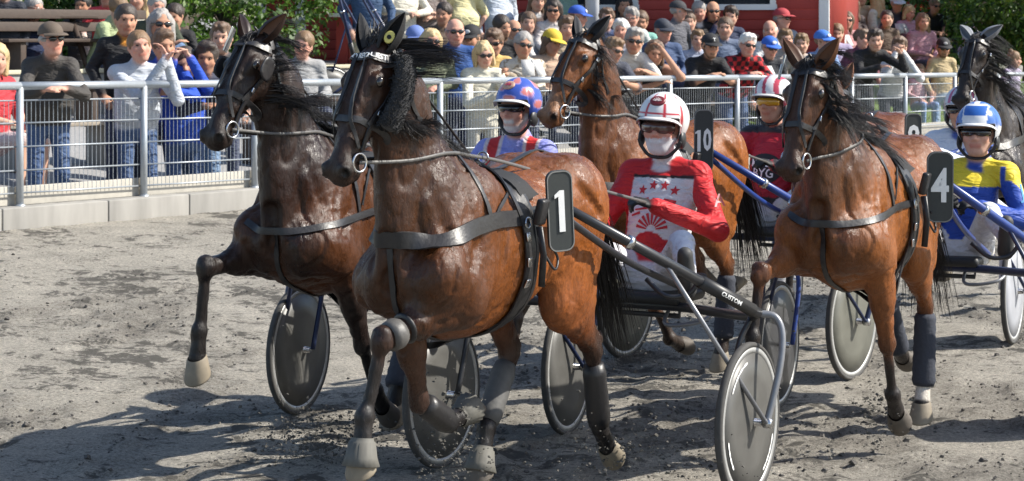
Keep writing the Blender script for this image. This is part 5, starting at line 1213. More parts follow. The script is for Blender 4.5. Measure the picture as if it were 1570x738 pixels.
def build_backdrop():
    for i, (px, Y, h, w, n, lab) in enumerate((
        (150, 31.5, 3.6, 1.3, 11500, 'dark leafy bush behind the picnic table at the left'), (270, 30.5, 3.4, 1.2, 11500, 'leafy bush behind the clapping woman with grey hoodie'), (345, 33, 4.2, 1.5, 11500, 'tall leafy bush beside the white pillar of the red building'),
        (60, 34, 4.2, 1.7, 11500, 'broad dark tree behind the man in navy jacket at left'), (-40, 31, 3.8, 1.6, 7000, 'tree at the far left edge of the picture'), (215, 36, 4.8, 2.0, 8000, 'large tree farther back between the two left bushes'))):
        p = at(px, 50, Y); tree(lab, p.x, Y, 1.35, h, w * 1.15, n, 20 + i)
    for i, (px, Y, h, w, n, lab) in enumerate((
        (1285, 47, 4.2, 1.8, 11500, 'green bush behind the woman in the pink top'), (1360, 47, 4.4, 1.9, 11500, 'green bush behind the man in jeans on the bench'), (1435, 46, 4.2, 1.8, 11500, 'leafy bush behind the couple in black tops'), (1520, 43, 4.0, 1.7, 11500, 'bright green bush right of the bending woman in pink'),
        (1580, 40, 3.8, 1.5, 11500, 'bright leafy shrub at the right edge of the picture'), (1480, 52, 5.5, 2.6, 7000, 'taller darker tree behind the bushes at the right'), (1400, 54, 5.5, 2.6, 6000, 'dark tree behind the bench sitters at right'), (1560, 50, 5.0, 2.3, 6000, 'dark tree farther back at the right edge'))):
        p = at(px, 50, Y); tree(lab, p.x, Y, 1.45, h, w * 1.1, n, 50 + i, .08, group='leafy trees behind the right stand')
    for i, (x, y, h, w, lab) in enumerate(((-11.5, 29.5, 4.0, 1.9, 'broad bush beyond the left edge of the terrace'), (-15.5, 28.0, 4.4, 2.1, 'bush farther left along the terrace'), (16.2, 42.5, 4.2, 2.0, 'leafy bush right of the seating rows'), (19.5, 44.5, 4.6, 2.2, 'tall bush farther right behind the fence'), (23.5, 47.0, 4.8, 2.3, 'last tall bush along the fence to the right'))):
        tree(lab, x, y, 1.4, h, w, 6000, 80 + i, .10, group='leafy trees beside the stands')
    # red buildings: left one turned away from the sun, right one facing it
    a = at(398, 50, 36); red_building('long red timber building in shade with white pillars, behind the two leading horses', (a.x, a.y, 1.5), R(-14), 9.5, 3.2, (.05, .75, 4.2, 9.4), ((5.2, 6.4, 1.0, 2.0), (7.4, 8.6, 1.0, 2.0)))
    a = at(1066, 50, 47); red_building('sunlit red timber building with white trim above the right stand', (a.x, a.y, 1.6), R(38), 2.75, 3.4, (.06, 1.35, 2.66), ((.42, 1.0, 1.28, 2.1),))
    a = at(700, 50, 50); red_building('far red timber building in the gap above the standing spectators', (a.x - 1.0, a.y, 1.7), R(4), 6.4, 3.4, (.06, 3.0, 6.3))
    # shelter counter in front of the left building
    a = at(535, 60, 33.5); c = empty('counter', (a.x - .2, a.y, 1.5), R(-10)); tag(c, 'red counter with pale top behind the man in khaki trousers', 'counter')
    for i in range(8): MB().box((.1 + i * .2, 0, .42), (.19, .05, .84), None, .004).build('front_board', RED, c)
    MB().box((.8, 0, .87), (1.75, .35, .06), None, .01).build('counter_top', WTRIM, c)
    # steel mast
    a = at(908, 40, 32.0); mb = MB(); mb.tube([(0, 0, 0), (0, 0, 3.5), (0, 0, 7)], [.105, .10, .09], 20); o = empty('lamp_mast', (a.x, a.y, .9)); tag(o, 'pale round steel mast rising behind the blue capped man', 'mast')
    mb.build('mast_tube', mat('pale painted mast', (.62, .64, .68), .45, noise=.05), o); MB().lathe([(.2, 0), (.2, .03), (.12, .04)], (0, 0, 0), (0, 0, 1), 20).build('base_plate', GALV, o)
    MB().tube([(0, 0, 6.9), (.3, -.5, 7.1), (.5, -.9, 7.05)], .05, 10).build('lamp_arm', GALV, o); MB().box((.55, -1.0, 7.03), (.3, .5, .1), None, .03).build('lamp_head', GALV, o)
    # benches and tables
    u = u_of(130, 1.9); bench('low bench with concrete legs behind the man in brown cap', u, 2.3, 1.7, WOOD_L, conc=True)
    u = u_of(-10, 1.5); bench('low bench with pale planks at the left edge', u, 1.6, 1.5, WOOD_L, conc=True)
    bench('dark timber bench with back planks on the left terrace', u_of(125, 5.9), 5.9, 2.6, WOOD_D, True, 1.55)
    picnic_table('dark picnic table beside the man in navy jacket', u_of(25, 6.6), 6.6, 1.55, R(40))
    picnic_table('dark picnic table with glasses at the upper right terrace', u_of(1345, 5.4), 6.2, 1.58, R(38))
    for d, nm in ((1.75, 'long timber bench of the front seating row'), (3.2, 'long timber bench of the middle seating row'), (4.6, 'long timber bench of the back seating row')):
        bench(nm, 10.2, d, 13.0, WOOD_D, False)
# ------------------------------------------------------------------ spectators
ROWD = dict(R=.45, A=1.15, B=1.8, C=3.25, D=4.65, T=6.4, U=7.6)
def crowd(px, py, row, ps, label, top, **L):
    d = ROWD[row] + L.pop('dd', 0.0); u = u_of(px, d); p = fence_pt(u, d); P_ = dict(POSES[ps]); P_.update(L.get('pose', {}))
    k = L['k'] = L.get('k', 1.0) * 1.12; L.setdefault('hk', 1.15); rz = R(L.pop('face', -72)); h = P_['hd']
    # put the head on its line of sight, feet near the slope
    hx, hy = math.cos(rz) * h[0] * k, math.sin(rz) * h[0] * k; q = at(px, py, p.y + hy); z = q.z - h[2] * k
    x = q.x - hx
    L.setdefault('hy', L.pop('look', -22)); L['top'] = top
    vox = .0148 if row in 'RA' else .0200
    return make_person(label, (x, p.y, z), rz, ps, L, vox=vox)
NAVY, BLK, JEANS, CREAM, DKGREY = (.02, .03, .075), (.015, .015, .017), (.06, .10, .20), (.60, .56, .46), (.05, .048, .046)
def plaid(V, W, cols):
    s = (np.floor(V[:, 1] / .055).astype(int) + np.floor(V[:, 2] / .055).astype(int)) % 2; m = ((W['top']) > .5)[:, None]
    return np.where(m, np.where(s[:, None] == 0, np.array((.42, .02, .025)), np.array((.03, .01, .012))), cols)
def check_blue(V, W, cols):
    s = ((np.floor(V[:, 1] / .03).astype(int)) % 3 == 0) | ((np.floor(V[:, 2] / .03).astype(int)) % 3 == 0); m = (W['top'] > .5)[:, None]
    return np.where(m, np.where(s[:, None], np.array((.18, .27, .42)), np.array((.60, .64, .68))), cols)
def camo(V, W, cols):
    s = vnoise(V[:, 1] * 3, V[:, 2] * 3, .12, 3) + vnoise(V[:, 1] * 3, V[:, 2] * 3, .05, 4) * .6; m = (W['top'] > .5)[:, None]
    return np.where(m, np.where((s > .85)[:, None], np.array((.30, .24, .17)), np.array((.56, .52, .45))), cols)
def build_crowd():
    c = crowd
    # left end
    c(79, 62, 'R', 'rail', 'man in brown flat cap and sunglasses leaning on the rail in dark grey pullover', (.055, .05, .046), cap=(.10, .075, .055), sg=1, hair='bald', hairc='grey', skin='pink', bot=JEANS, look=10, belly=.03)
    c(52, 14, 'T', 'sit', 'grey haired man in navy jacket and spectacles sitting at the picnic table', NAVY, hair='short', hairc='grey', specs=1, skin='pink', face=-40, look=5, bot=BLK)
    c(6, -18, 'T', 'stand', 'person in black seen only by the torso at the upper left corner', (.02, .024, .035), hair='short', hairc='dark', bot=BLK)
    c(-6, 92, 'B', 'sit', 'person in red top with bare legs sitting at the left edge', (.45, .04, .05), hair='bob', hairc='blond', shorts=1, short=1, face=-30, bot=(.5, .4, .4), dd=-.3)
    c(193, 32, 'A', 'stand', 'dark haired man in black jacket over orange shirt behind the grey hoodie', BLK, hair='short', hairc='dark', skin='tan', collarc=(.55, .22, .03), look=-8, face=-62, bulk=1.05, belly=.03)
    c(182, 16, 'D', 'sitlean', 'person bending forward in pale green jacket on the left terrace', (.30, .35, .20), hair='short', hairc='ash', look=30, hpit=25, face=-20, dd=1.0)
    c(166, -8, 'T', 'stand', 'person in red top behind the pale green jacket', (.55, .05, .06), hair='bob', hairc='brown', sleeve=(.6, .5, .45))
    c(127, 10, 'T', 'stand', 'person in black clothes in the shade behind the dark bench', (.012, .012, .015), hair='short', hairc='black', skin='brown', dd=.8, bot=BLK)
    c(212, -2, 'T', 'stand', 'blond woman in pale top under the leaves at upper left', CREAM, hair='long', hairc='blond', dd=.3)
    c(240, 12, 'D', 'sit', 'grey haired man in dark green jacket behind the clapping woman', (.045, .055, .035), hair='short', hairc='grey', skin='pink', look=-5)
    c(247, 40, 'A', 'clap', 'woman with long grey hair and sunglasses clapping in denim blue', (.10, .16, .27), hair='long', hairc='grey', sg=1, skin='tan', look=-10, pose=dict(haL=(.34, -.20, 1.48), elL=(.20, .10, 1.18), haR=(.36, .03, 1.44)))
    c(214, 73, 'R', 'clap', 'fair haired woman in light grey hoodie clapping at the rail', (.44, .47, .52), hair='pony', hairc='ash', skin='pink', bot=JEANS, belly=.06, bulk=1.08, look=-8, hpit=0, face=-66, pose=dict(pel=(-.04, 0, .95), haL=(.40, .10, 1.55), haR=(.42, .14, 1.53), elL=(.34, .26, 1.22), elR=(.36, -.02, 1.20)))
    c(251, 72, 'R', 'rail', 'brown haired boy in royal blue jacket behind clapping hands', (.02, .07, .42), hair='full', hairc='brown', skin='tan', look=0, bot=(.03, .04, .10), dd=.25, k=.97)
    c(285, 98, 'R', 'clap', 'person in royal blue sleeves raising both hands beside the left dark horse', (.02, .07, .42), hair='short', hairc='dark', bot=JEANS, dd=.1, look=0, pose=dict(haL=(.30, -.02, 1.75), haR=(.32, -.10, 1.73), elL=(.30, .12, 1.42), elR=(.30, -.25, 1.40)))
    c(316, 92, 'R', 'rail', 'dark haired person in dark navy jacket half hidden by the left horse', (.03, .035, .06), hair='full', hairc='dark', skin='brown', bot=(.16, .24, .36), dd=.1, look=0)
    c(465, 70, 'B', 'sit', 'fair haired head between the two leading horses', (.3, .3, .3), hair='short', hairc='ash', skin='pink')
    # standing on the terrace behind horse 1
    c(563, -42, 'T', 'stand', 'man in denim shirt and khaki trousers with brown belt standing above the front horse', (.035, .07, .14), bot=(.30, .27, .19), hair='short', hairc='brown', face=-80, dd=-1.0, k=1.05, pose=dict(haL=(.1, .32, .93)))
    c(622, -35, 'T', 'fold', 'person in cream coat and cream trousers standing on the terrace', (.62, .59, .50), bot=(.60, .57, .50), hair='short', hairc='grey', face=-60, dd=-1.0)
    c(653, -32, 'T', 'fold', 'person in grey brown cardigan beside the cream coat', (.17, .14, .13), bot=(.05, .055, .07), hair='short', hairc='dark', sleeve=(.55, .33, .24), dd=-1.0)
    c(668, -22, 'U', 'stand', 'person in blue denim jacket behind the grey cardigan', (.12, .19, .34), bot=JEANS, hair='long', hairc='brown', dd=-1.0)
    c(712, -30, 'T', 'hips', 'person in pale yellow shirt with hands on hips', (.66, .60, .33), bot=(.5, .48, .44), short=1, hair='short', hairc='grey', belly=.05, dd=-1.2)
    c(766, -28, 'T', 'stand', 'person in light blue white shirt right of the yellow shirt', (.55, .60, .68), bot=(.5, .5, .5), hair='short', hairc='white', dd=-1.2, belly=.05, bulk=1.1)
    c(806, -14, 'U', 'stand', 'person in crimson top behind the brown jacket woman', (.42, .02, .06), hair='bob', hairc='dark', dd=-1)
    c(862, -20, 'T', 'stand', 'person in teal top and pale jeans left of the mast', (.16, .26, .22), bot=(.22, .30, .42), hair='short', hairc='brown', dd=-1)
    # rail group between the front horse and horse 10
    c(637, 62, 'B', 'sit', 'man in blue cap half hidden behind the black ear cover', (.10, .09, .11), cap=(.12, .18, .42), hair='short', hairc='grey', skin='pink', face=-40, dd=-.3)
    c(661, 66, 'A', 'fold', 'blond woman in sunglasses and olive jacket holding her hand up to her chin', (.16, .18, .12), hair='bob', hairc='blond', sg=1, skin='pink', look=-6, bot=DKGREY, pose=dict(haR=(.20, .02, 1.50), elR=(.22, -.22, 1.22)), dd=-.3)
    c(698, 50, 'A', 'stand', 'balding man in blue zip jacket and dark sunglasses', (.025, .075, .24), hair='bald', hairc='grey', sg=1, skin='pink', bot=NAVY, look=-8, bulk=1.05, dd=.1)
    c(722, 60, 'B', 'sit', 'bearded man in black cap beside the blue zip jacket', (.55, .55, .53), cap=BLK, capfront=(.5, .5, .5), beard='brown', hair='short', hairc='brown', skin='tan', look=-30, hpit=12)
    c(742, 84, 'R', 'clap', 'curly blond woman in sunglasses and cream top at the rail', (.58, .55, .45), hair='bob', hairc='blond', sg=1, skin='fair', look=-5, bot=(.55, .52, .44), pose=dict(haL=(.52, .12, 1.24), haR=(.52, .06, 1.22), elL=(.36, .24, 1.14), elR=(.36, -.22, 1.14)), k=.95)
    c(757, 66, 'A', 'stand', 'brown haired woman in sunglasses behind the curly blond', (.50, .34, .12), hair='full', hairc='brown', sg=1, skin='tan', look=-12)
    c(770, 42, 'B', 'sit', 'dark haired man with short beard in black jacket', BLK, hair='short', hairc='dark', beard='brown', skin='tan', look=18, dd=.2)
    c(788, 48, 'C', 'sit', 'bald man in sunglasses and white shirt behind the black jacket', (.60, .60, .60), hair='bald', hairc='dark', sg=1, skin='tan', look=-5, dd=-.9)
    c(802, 70, 'R', 'clap', 'grey haired man in sunglasses and beige camouflage shirt clapping', (.5, .46, .4), paint=camo, hair='short', hairc='grey', sg=1, skin='tan', look=15, face=-85, pose=dict(haL=(.46, -.16, 1.30), haR=(.44, -.24, 1.30), elL=(.24, .22, 1.16), elR=(.22, -.30, 1.16)))
    c(824, 2, 'D', 'sit', 'woman in brown leather jacket and white scarf on the back bench', (.055, .032, .028), hair='long', hairc='brown', collarc=(.6, .6, .6), look=-10, face=-60)
    c(848, 16, 'C', 'sit', 'woman in sunglasses and white shirt beside the brown jacket', (.52, .48, .46), hair='bob', hairc='dark', sg=1, skin='tan')
    c(846, 66, 'B', 'sit', 'person in bright yellow cap in front of the brown jacket', (.5, .35, .25), cap=(.62, .44, .04), hair='bob', hairc='brown', skin='tan', hpit=20, look=30)
    c(886, 27, 'C', 'sit', 'man in royal blue cap seen in profile left of the mast', (.35, .30, .25), cap=(.03, .10, .45), capfront=(.6, .6, .6), hair='short', hairc='ash', skin='pink', look=45, face=-50)
    c(917, 40, 'D', 'sit', 'person in white top behind the ear of the horse with the number 10', (.62, .60, .58), hair='short', hairc='brown')
    # centre right rail
    c(940, 78, 'R', 'lean', 'ash haired woman in sunglasses leaning bare arms on the rail', (.05, .055, .075), hair='full', hairc='ash', sg=1, skin='tan', short=1, look=25, bot=NAVY)
    c(972, 64, 'R', 'lean', 'grey haired man in white polo shirt and sunglasses at the rail', (.58, .57, .54), hair='full', hairc='grey', sg=1, skin='tan', short=1, look=-4, bot=DKGREY, belly=.03, dd=.1)
    c(1004, 82, 'R', 'lean', 'woman in black tank top holding one hand to her forehead', BLK, hair='bob', hairc='brown', skin='tan', tank=1, short=1, hpit=18, look=-14, pose=dict(haL=(.40, .05, 1.56), elL=(.52, .24, 1.24)), bot=BLK)
    c(953, 48, 'B', 'sit', 'white haired woman between mast and white polo man', (.30, .28, .30), hair='full', hairc='white', skin='pink')
    c(968, 28, 'C', 'sit', 'grey haired woman with spectacles behind the white haired woman', (.55, .60, .58), hair='full', hairc='grey', specs=1, skin='pink')
    c(957, 10, 'D', 'sit', 'dark haired woman on the back bench right of the mast', (.03, .03, .04), hair='long', hairc='black', skin='tan')
    c(990, 8, 'D', 'sit', 'balding man in navy t-shirt on the back bench', (.02, .024, .045), hair='bald', hairc='grey', skin='pink', short=1, belly=.05, bulk=1.1)
    c(938, -14, 'T', 'stand', 'person in grey top standing behind the back bench', (.13, .12, .14), hair='short', hairc='brown', bot=JEANS)
    c(966, -16, 'T', 'stand', 'person in tan clothes standing behind the grey haired woman', (.40, .31, .22), hair='short', hairc='brown', bot=(.4, .33, .25))
    c(1017, 48, 'B', 'sit', 'man in dark cap and spectacles behind the tank top', (.05, .08, .16), cap=(.03, .035, .05), specs=1, hair='short', hairc='grey', skin='pink', look=14)
    c(1040, 18, 'C', 'stand', 'man in dark cap and grey jacket standing in profile', (.10, .10, .115), cap=(.035, .035, .04), hair='short', hairc='grey', skin='pink', look=55, face=-50, bot=(.06, .06, .06), k=.9, dd=-.7)
    c(1021, 10, 'D', 'sit', 'grey haired person behind the dark cap in profile', (.4, .38, .36), hair='full', hairc='ash')
    c(1003, 22, 'D', 'sit', 'person in red top squeezed on the back bench', (.5, .05, .06), hair='short', hairc='dark', dd=.4)
    c(1072, 18, 'C', 'sit', 'grey haired man in black jacket and white shirt below the red wall', BLK, hair='short', hairc='grey', skin='pink', collarc=(.6, .6, .6), look=-12)
    c(1093, 18, 'C', 'sitchin', 'bald man in sunglasses and navy jacket with hand on mouth', NAVY, hair='bald', hairc='ash', sg=1, skin='tan', look=-5)
    c(1070, 62, 'B', 'sit', 'fair haired child behind the man with the letter cap', (.3, .33, .42), hair='full', hairc='ash', k=.9)
    c(1089, 72, 'R', 'lean', 'man in black letter cap and black t-shirt with bare arms on the rail', BLK, cap=BLK, capmark='T', beard='brown', hair='short', hairc='dark', skin='tan', short=1, look=0, bot=BLK)
    c(1146, 70, 'R', 'lean', 'white haired man in red and black checked shirt at the rail', (.42, .02, .025), paint=plaid, hair='full', hairc='white', sg=1, skin='pink', belly=.06, bulk=1.1, look=-4, bot=JEANS)
    c(1180, 74, 'A', 'stand', 'man in royal blue cap and sunglasses beside the checked shirt', (.025, .027, .032), cap=(.03, .12, .50), capfront=(.6, .6, .6), sg=1, hair='short', hairc='grey', skin='pink', look=10, k=.97, dd=-.3)
    c(1181, 48, 'B', 'sit', 'bald old man in white shirt behind the royal blue cap', (.60, .60, .60), hair='bald', hairc='white', skin='pink', dd=.3)
    c(1140, 10, 'C', 'sitlean', 'man in grey green cap and olive jacket leaning forward', (.075, .075, .06), cap=(.28, .30, .26), hair='short', hairc='grey', skin='pink', hpit=20, look=35, face=-50)
    c(1183, 6, 'D', 'sitlean', 'person in black cap and blue hooded jacket turned away', (.03, .08, .20), cap=BLK, hair='short', hairc='dark', look=60, face=-20)
    c(1199, 30, 'B', 'sit', 'man in red and black cap with sunglasses', (.28, .31, .36), cap=(.40, .05, .06), sg=1, hair='short', hairc='grey', skin='pink', look=30, dd=.6)
    c(1217, 33, 'B', 'sit', 'man in black and white cap and pale blue shirt', (.33, .44, .66), cap=BLK, capfront=(.65, .65, .65), sg=1, hair='short', hairc='dark', skin='tan', look=-3, dd=.8)
    c(1225, 12, 'D', 'sit', 'white haired tanned man in sunglasses on the back bench', (.4, .22, .14), hair='full', hairc='white', sg=1, skin='brown')
    c(1243, 25, 'C', 'sitchin', 'man in navy cap and black jacket resting his chin on his hand', BLK, cap=(.03, .035, .09), sg=1, hair='short', hairc='grey', skin='tan', look=12)
    c(1229, 68, 'A', 'stand', 'brown haired person just behind the ears of the horse with number 4', (.35, .3, .26), hair='full', hairc='ash', k=.95)
    c(1205, 62, 'B', 'sit', 'grey haired person behind the left ear of the horse with number 4', (.36, .33, .3), hair='full', hairc='ash', dd=-.3)
    c(1266, 28, 'C', 'sit', 'grey haired man in pale blue checked shirt', (.5, .56, .62), paint=check_blue, hair='short', hairc='grey', skin='pink', look=40, face=-40, belly=.04)
    c(1268, 8, 'D', 'sit', 'fair haired person in white top seen from behind the checked shirt', (.60, .58, .52), hair='full', hairc='blond', look=60)
    c(1262, 64, 'B', 'sit', 'person in blue and white cap between the ears of horse with number 4', (.20, .30, .50), cap=(.05, .17, .55), capfront=(.6, .6, .6), hair='short', hairc='ash', look=40, dd=-.4)
    c(1298, 32, 'C', 'sit', 'woman with long brown hair and sunglasses in dusty pink top', (.42, .21, .21), hair='long', hairc='brown', sg=1, skin='pink', look=-10, dd=-.2)
    c(1307, 10, 'D', 'sit', 'brown haired woman on the back bench behind the pink top', (.08, .06, .06), hair='long', hairc='brown', skin='tan')
    c(1321, -4, 'D', 'sit', 'man in tan shirt on the back bench', (.45, .36, .24), hair='short', hairc='ash', dd=.3)
    c(1346, 2, 'D', 'sit', 'person in cream knit with long fair hair turned away', (.62, .58, .48), hair='long', hairc='blond', look=80, face=-20)
    c(1321, 60, 'A', 'stand', 'young man with brown hair in burgundy shirt', (.13, .04, .07), hair='full', hairc='brown', skin='pink', look=30, short=1, k=.95)
    c(1342, 62, 'R', 'lean', 'young dark haired man in black jacket leaning on the rail', (.018, .018, .02), hair='full', hairc='dark', skin='fair', look=-10, bot=(.03, .03, .035), pose=dict(haL=(.60, .22, 1.35), elL=(.55, .30, 1.14)))
    c(1378, 74, 'R', 'face', 'brown haired person in white shirt with hands before the face', (.62, .62, .62), hair='full', hairc='brown', skin='fair', look=-25, bot=(.04, .045, .06), face=-80)
    c(1375, 6, 'D', 'sit', 'man in pale cap, dark jacket and blue jeans sitting high at right', (.03, .034, .045), cap=(.45, .50, .55), hair='short', hairc='grey', skin='tan', bot=JEANS, look=10, dd=-.4)
    c(1394, 20, 'D', 'sit', 'child with pale hair and pink cardigan beside the man in jeans', (.50, .30, .38), hair='bob', hairc='blond', skin='pink', hpit=15, look=30, k=.9, dd=-.6, bot=(.50, .30, .38))
    c(1408, -14, 'T', 'stand', 'person in bright red t-shirt at the top right', (.55, .03, .03), hair='short', hairc='brown', short=1, skin='tan')
    c(1433, 10, 'D', 'sitlean', 'man in sunglasses, black t-shirt and beige shorts', (.015, .016, .019), hair='short', hairc='ash', sg=1, skin='tan', short=1, shorts=1, bot=(.48, .42, .33), look=0)
    c(1456, 12, 'D', 'sit', 'blond woman in black cardigan beside the beige shorts', BLK, hair='bob', hairc='blond', skin='tan', collarc=(.6, .58, .5), dd=.1)
    c(1445, 2, 'T', 'sit', 'person in dark cap behind the blond woman in black cardigan', (.2, .2, .2), cap=(.04, .04, .05), hair='short', hairc='brown')
    c(1446, 74, 'A', 'stand', 'bearded man in beige shirt, black cap and pale jeans behind the fence', (.45, .35, .20), cap=BLK, capfront=(.3, .3, .3), sg=1, beard='brown', hair='short', hairc='brown', skin='tan', bot=(.28, .36, .44), look=-4, dd=.1, k=.97)
    c(1504, 20, 'C', 'sitlean', 'woman in pale pink top bending her head down at right', (.58, .38, .48), hair='bun', hairc='blond', hpit=55, look=10, face=-50, bot=NAVY)
    c(1555, 92, 'A', 'stand', 'fair haired person in lilac top right of the black horse', (.52, .46, .60), hair='bun', hairc='ash', look=40, face=-40, k=.92)
    c(1410, 110, 'B', 'sit', 'child in pale blue jeans and pink top behind the fence', (.55, .35, .36), hair='bob', hairc='ash', k=.72, bot=(.20, .30, .50), dd=-.3)
    # more heads filling the upper rows
    c(905, 12, 'D', 'sit', 'person in dark red top right behind the mast', (.20, .04, .05), hair='short', hairc='dark', dd=.6)
    c(930, 30, 'C', 'sit', 'brown haired person in dark blue just right of the mast', (.03, .05, .12), hair='full', hairc='brown', dd=.1)
    c(982, 34, 'C', 'sit', 'person in teal shirt with drink bottle on the middle bench', (.20, .42, .36), hair='short', hairc='brown', skin='tan', dd=.3)
    c(1005, -8, 'T', 'stand', 'person in black jacket standing at the very top behind the navy t-shirt', BLK, hair='short', hairc='dark')
    c(1055, -6, 'T', 'stand', 'person in dark clothes in the opening left of the sunlit red wall', (.02, .02, .024), hair='short', hairc='dark', bot=BLK)
    c(1056, 34, 'C', 'sit', 'person in grey shirt seated between the standing man and the black jacket', (.20, .20, .22), hair='short', hairc='brown')
    c(1112, 44, 'B', 'sit', 'person in grey blue jacket behind the letter cap man', (.10, .13, .20), hair='short', hairc='brown', dd=.4)
    c(1120, 26, 'C', 'sit', 'person in navy sweater below the leaning olive jacket', (.03, .04, .08), hair='full', hairc='dark', dd=-.3)
    c(1160, 28, 'C', 'sit', 'dark haired person in brown coat left of the bald old man', (.10, .06, .04), hair='short', hairc='dark', skin='tan')
    c(1208, 8, 'D', 'sit', 'person in grey shirt beside the white haired tanned man', (.28, .28, .30), hair='short', hairc='dark', dd=.3)
    c(1248, 4, 'T', 'stand', 'person in dark green top at the top behind the navy cap', (.04, .07, .05), hair='short', hairc='brown')
    c(1287, 2, 'T', 'stand', 'person in brown jacket under the right bushes', (.12, .08, .05), hair='full', hairc='dark')
    c(1283, 52, 'B', 'sit', 'person in lilac shirt behind the mane of the horse with number 4', (.30, .26, .38), hair='short', hairc='ash', dd=.2)
    c(1245, 48, 'B', 'sit', 'person in charcoal top between blue cap and pale blue shirt', (.05, .05, .055), hair='short', hairc='brown', dd=.5)
    c(1360, 30, 'C', 'sit', 'person in dark trousers and brown top on the middle bench at right', (.10, .07, .05), hair='short', hairc='dark', dd=.2)
    c(1415, 34, 'C', 'sit', 'person in dusty pink cardigan on the middle bench at right', (.40, .22, .26), hair='long', hairc='ash', dd=.1)
    c(1475, 8, 'T', 'sit', 'person in black top left of the bending woman in pink', BLK, hair='bob', hairc='blond', skin='tan')
    c(1422, -12, 'T', 'stand', 'person in white cap top at the bushes', (.6, .58, .55), hair='short', hairc='brown', dd=.5)
    c(595, -30, 'U', 'stand', 'person in dark jacket behind the cream coat', (.05, .05, .06), hair='short', hairc='brown', dd=-.6)
    c(690, -24, 'U', 'stand', 'person in dark brown top between cream coat and yellow shirt', (.10, .06, .05), hair='bob', hairc='brown', dd=-.8)
    c(736, -26, 'U', 'stand', 'person in grey t-shirt behind the yellow shirt', (.25, .25, .26), hair='short', hairc='brown', dd=-.4)
    c(790, -20, 'U', 'stand', 'person in navy jacket between light shirt and crimson top', NAVY, hair='short', hairc='dark', dd=-.6)
    c(836, -22, 'U', 'stand', 'person in black top above the brown leather jacket', BLK, hair='short', hairc='dark', dd=-.6)
    c(886, -18, 'U', 'stand', 'person in pink striped shirt above the royal blue cap', (.50, .28, .28), hair='short', hairc='brown', dd=-.6)
    c(680, 22, 'C', 'sit', 'person in brown jacket between blond woman and the standing legs', (.10, .07, .05), hair='short', hairc='dark', skin='tan')
    c(810, 36, 'C', 'sit', 'man in grey sweater behind the camouflage shirt', (.18, .18, .19), hair='short', hairc='brown', dd=.2)
    c(870, 44, 'B', 'sit', 'person in tan coat between yellow cap and royal blue cap', (.36, .28, .19), hair='full', hairc='brown', dd=.3)
    c(340, 60, 'A', 'stand', 'person in dark coat behind the head of the left dark horse', (.04, .04, .045), hair='full', hairc='brown')
    c(268, 26, 'D', 'sit', 'person in black fleece under the bush left of the dark horse', BLK, hair='short', hairc='dark', skin='tan')
    # papers in hands
    for lab, px, py, d in (('white race programme held at the rail beside the checked shirt', 1176, 112, .15), ('folded race programme held by the man in pale cap', 1384, 44, 4.0), ('white programme on the lap of the pink top woman', 1296, 62, 2.8), ('open race paper held up near the camouflage shirt', 818, 104, .12)):
        u = u_of(px, d); p = fence_pt(u, d); q = at(px, py, p.y); o = empty('race_programme', q, R(-60)); tag(o, lab, 'programme', 'race programmes held by spectators')
        for s_ in (1, -1): MB().box((0, s_ * .075, 0), (.004, .15, .21), Matrix.Rotation(s_ * .35, 3, 'Z') @ Matrix.Rotation(-.5, 3, 'Y')).build('page', mat('printed paper', (.55, .54, .52), .8, noise=.35, scale=60), o)
build_track(); build_terrain(); build_fence(); build_backdrop(); build_clods(); build_crowd()
a = at(520, 60, 26.5); RP, MP = make_sulky('parked black cart with raised shafts behind the fence', (a.x, a.y, float(apron_z(3.0)) + .25), 68, TUBE_N, TUBE_N); RP.rotation_euler = (0, R(-38), R(-90 - 62)); RP['label'] = 'parked black sulky with raised shafts beside the red building'
# ------------------------------------------------------------------ the race: horses, sulkies, drivers
def place(oc, yaw, back):
    h = Vector((-math.sin(R(yaw)), -math.cos(R(yaw)), 0)); return Vector(oc) - h * back
def reins(J, mwS, hands, m=None):
    """lines from the bit over the terrets to the driver's hands, kept with the harness"""
    inv = J['mw'].inverted(); G = [c for c in J['root'].children if c.name.startswith('harness')][0]
    for sd_ in 'LR':
        h = inv @ (mwS @ Vector(hands[sd_])); b, t = J['bit' + sd_], J['terret' + sd_]
        mid2 = t.lerp(h, .5) + Vector((0, 0, .0)); P = catmull([b, b.lerp(t, .5), t, mid2, h], 8); sg_ = 1 if sd_ == 'L' else -1
        for it in range(3):
            for i in range(1, 16):                       # keep the line outside the neck and shoulder
                l_, n_, _, dd = J['bvh'].find_nearest(P[i])
                if (P[i] - l_).dot(n_) < .012: P[i] = l_ + (n_ + Vector((0, sg_ * .6, 0))).normalized() * .014
            for i in range(1, 16): P[i] = P[i].lerp((P[i - 1] + P[i + 1]) / 2, .5)
        MB().tube(P, .0085, 6, flat=.35, up=(0, 1, 0)).build('rein', LEATHER_W, G)
B_DARK = dict(body=(.075, .026, .009), neck=(.022, .0105, .007), chest=(.022, .0105, .007), head=(.019, .010, .007), muzzle=(.012, .010, .009), arm=(.018, .011, .009), thigh=(.12, .038, .012), low=(.012, .010, .010))  # bay coats: necks, heads and chests darkened further, shade put into the colour
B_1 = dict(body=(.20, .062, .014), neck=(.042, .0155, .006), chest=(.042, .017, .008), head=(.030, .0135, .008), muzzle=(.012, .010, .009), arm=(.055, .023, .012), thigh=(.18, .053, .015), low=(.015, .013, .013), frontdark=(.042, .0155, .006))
B_10 = dict(body=(.235, .075, .017), neck=(.105, .036, .012), chest=(.10, .034, .012), head=(.15, .052, .015), muzzle=(.06, .032, .02), arm=(.16, .055, .018), thigh=(.22, .07, .018), low=(.03, .02, .015))
